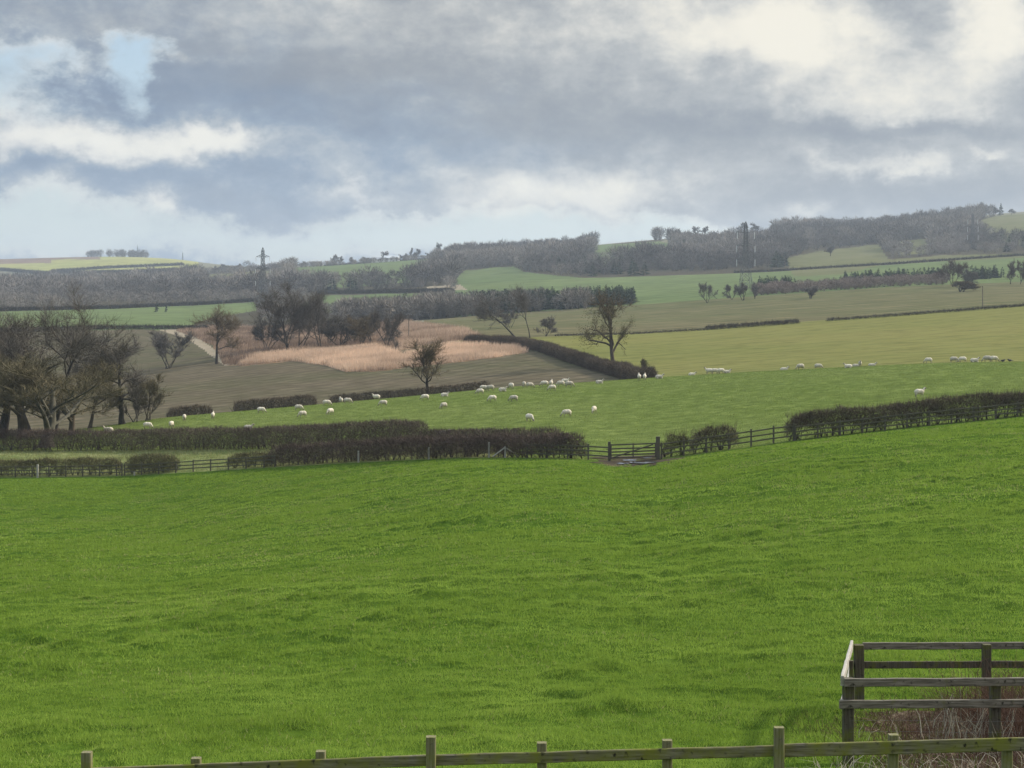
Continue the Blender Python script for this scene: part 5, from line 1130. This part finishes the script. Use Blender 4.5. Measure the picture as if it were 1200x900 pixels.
def vmul(c, k):
    n = nt.nodes.new('ShaderNodeVectorMath'); n.operation = 'SCALE'; nt.links.new(c, n.inputs[0])
    if isinstance(k, S): nt.links.new(k.s, n.inputs['Scale'])
    else: n.inputs['Scale'].default_value = k
    return n.outputs[0]
skymix = mixrgb(nt, .88, vmul(sky.outputs[0], 1.3), vmul(clear, CB))
col = mixrgb(nt, gapm.s, vmul(cloud, CB), skymix)
# an overcast vault is brighter overhead than at the horizon
lift = el.sm(.22, 1.0)*2.6+1.0
col = vmul(col, lift)
bg = nt.nodes.new('ShaderNodeBackground'); bg.inputs[1].default_value = .1; nt.links.new(col, bg.inputs[0])
wo = nt.nodes.new('ShaderNodeOutputWorld'); nt.links.new(bg.outputs[0], wo.inputs[0])

sun = bpy.data.lights.new('sun', 'SUN'); sun.energy = 4.2; sun.angle = R(5); sun.color = (1, .93, .82)
so = bpy.data.objects.new('sun', sun); COL.objects.link(so)
sd = Vector((math.sin(R(SUN_AZ))*math.cos(R(SUN_EL)), math.cos(R(SUN_AZ))*math.cos(R(SUN_EL)), math.sin(R(SUN_EL)))); so.rotation_euler = sd.to_track_quat('Z', 'Y').to_euler(); so.location = (60, 40, 60)

# ------------------------------------------------------------------ haze
hz = bpy.data.meshes.new('haze'); X0, X1, Y0, Y1, Z0, Z1 = -5400, 5400, -80, 6100, -40, 260
hz.from_pydata([(X0, Y0, Z0), (X1, Y0, Z0), (X1, Y1, Z0), (X0, Y1, Z0), (X0, Y0, Z1), (X1, Y0, Z1), (X1, Y1, Z1), (X0, Y1, Z1)], [], [(0, 3, 2, 1), (4, 5, 6, 7), (0, 1, 5, 4), (1, 2, 6, 5), (2, 3, 7, 6), (3, 0, 4, 7)])
hm = bpy.data.materials.new('haze'); hm.use_nodes = True; hn = hm.node_tree; hn.nodes.clear(); ho = hn.nodes.new('ShaderNodeOutputMaterial'); pv = hn.nodes.new('ShaderNodeVolumePrincipled')
pv.inputs['Color'].default_value = (.74, .86, 1.0, 1); pv.inputs['Density'].default_value = 0.00013; pv.inputs['Anisotropy'].default_value = .2; hn.links.new(pv.outputs[0], ho.inputs['Volume']); hz.materials.append(hm)
tag(link('haze', hz), 'thin pale haze over the valley', 'haze', kind='stuff')

# ------------------------------------------------------------------ camera and render
cam = bpy.data.cameras.new('camera'); co = bpy.data.objects.new('camera', cam); COL.objects.link(co); co.location = (0, 0, ZC); co.rotation_euler = (R(90), 0, 0)
cam.sensor_width = 36; cam.lens = F/1200*36; cam.shift_y = -(450-VH)/1200; cam.clip_start = .1; cam.clip_end = 20000; SC.camera = co
SC.render.engine = 'CYCLES'; SC.cycles.use_denoising = True; SC.cycles.max_bounces = 6; SC.cycles.diffuse_bounces = 3; SC.cycles.volume_bounces = 0; SC.cycles.transparent_max_bounces = 8
SC.view_settings.view_transform = 'Standard'; SC.view_settings.look = 'None'; SC.view_settings.exposure = .58; SC.view_settings.gamma = 1; SC.view_settings.use_curve_mapping = False
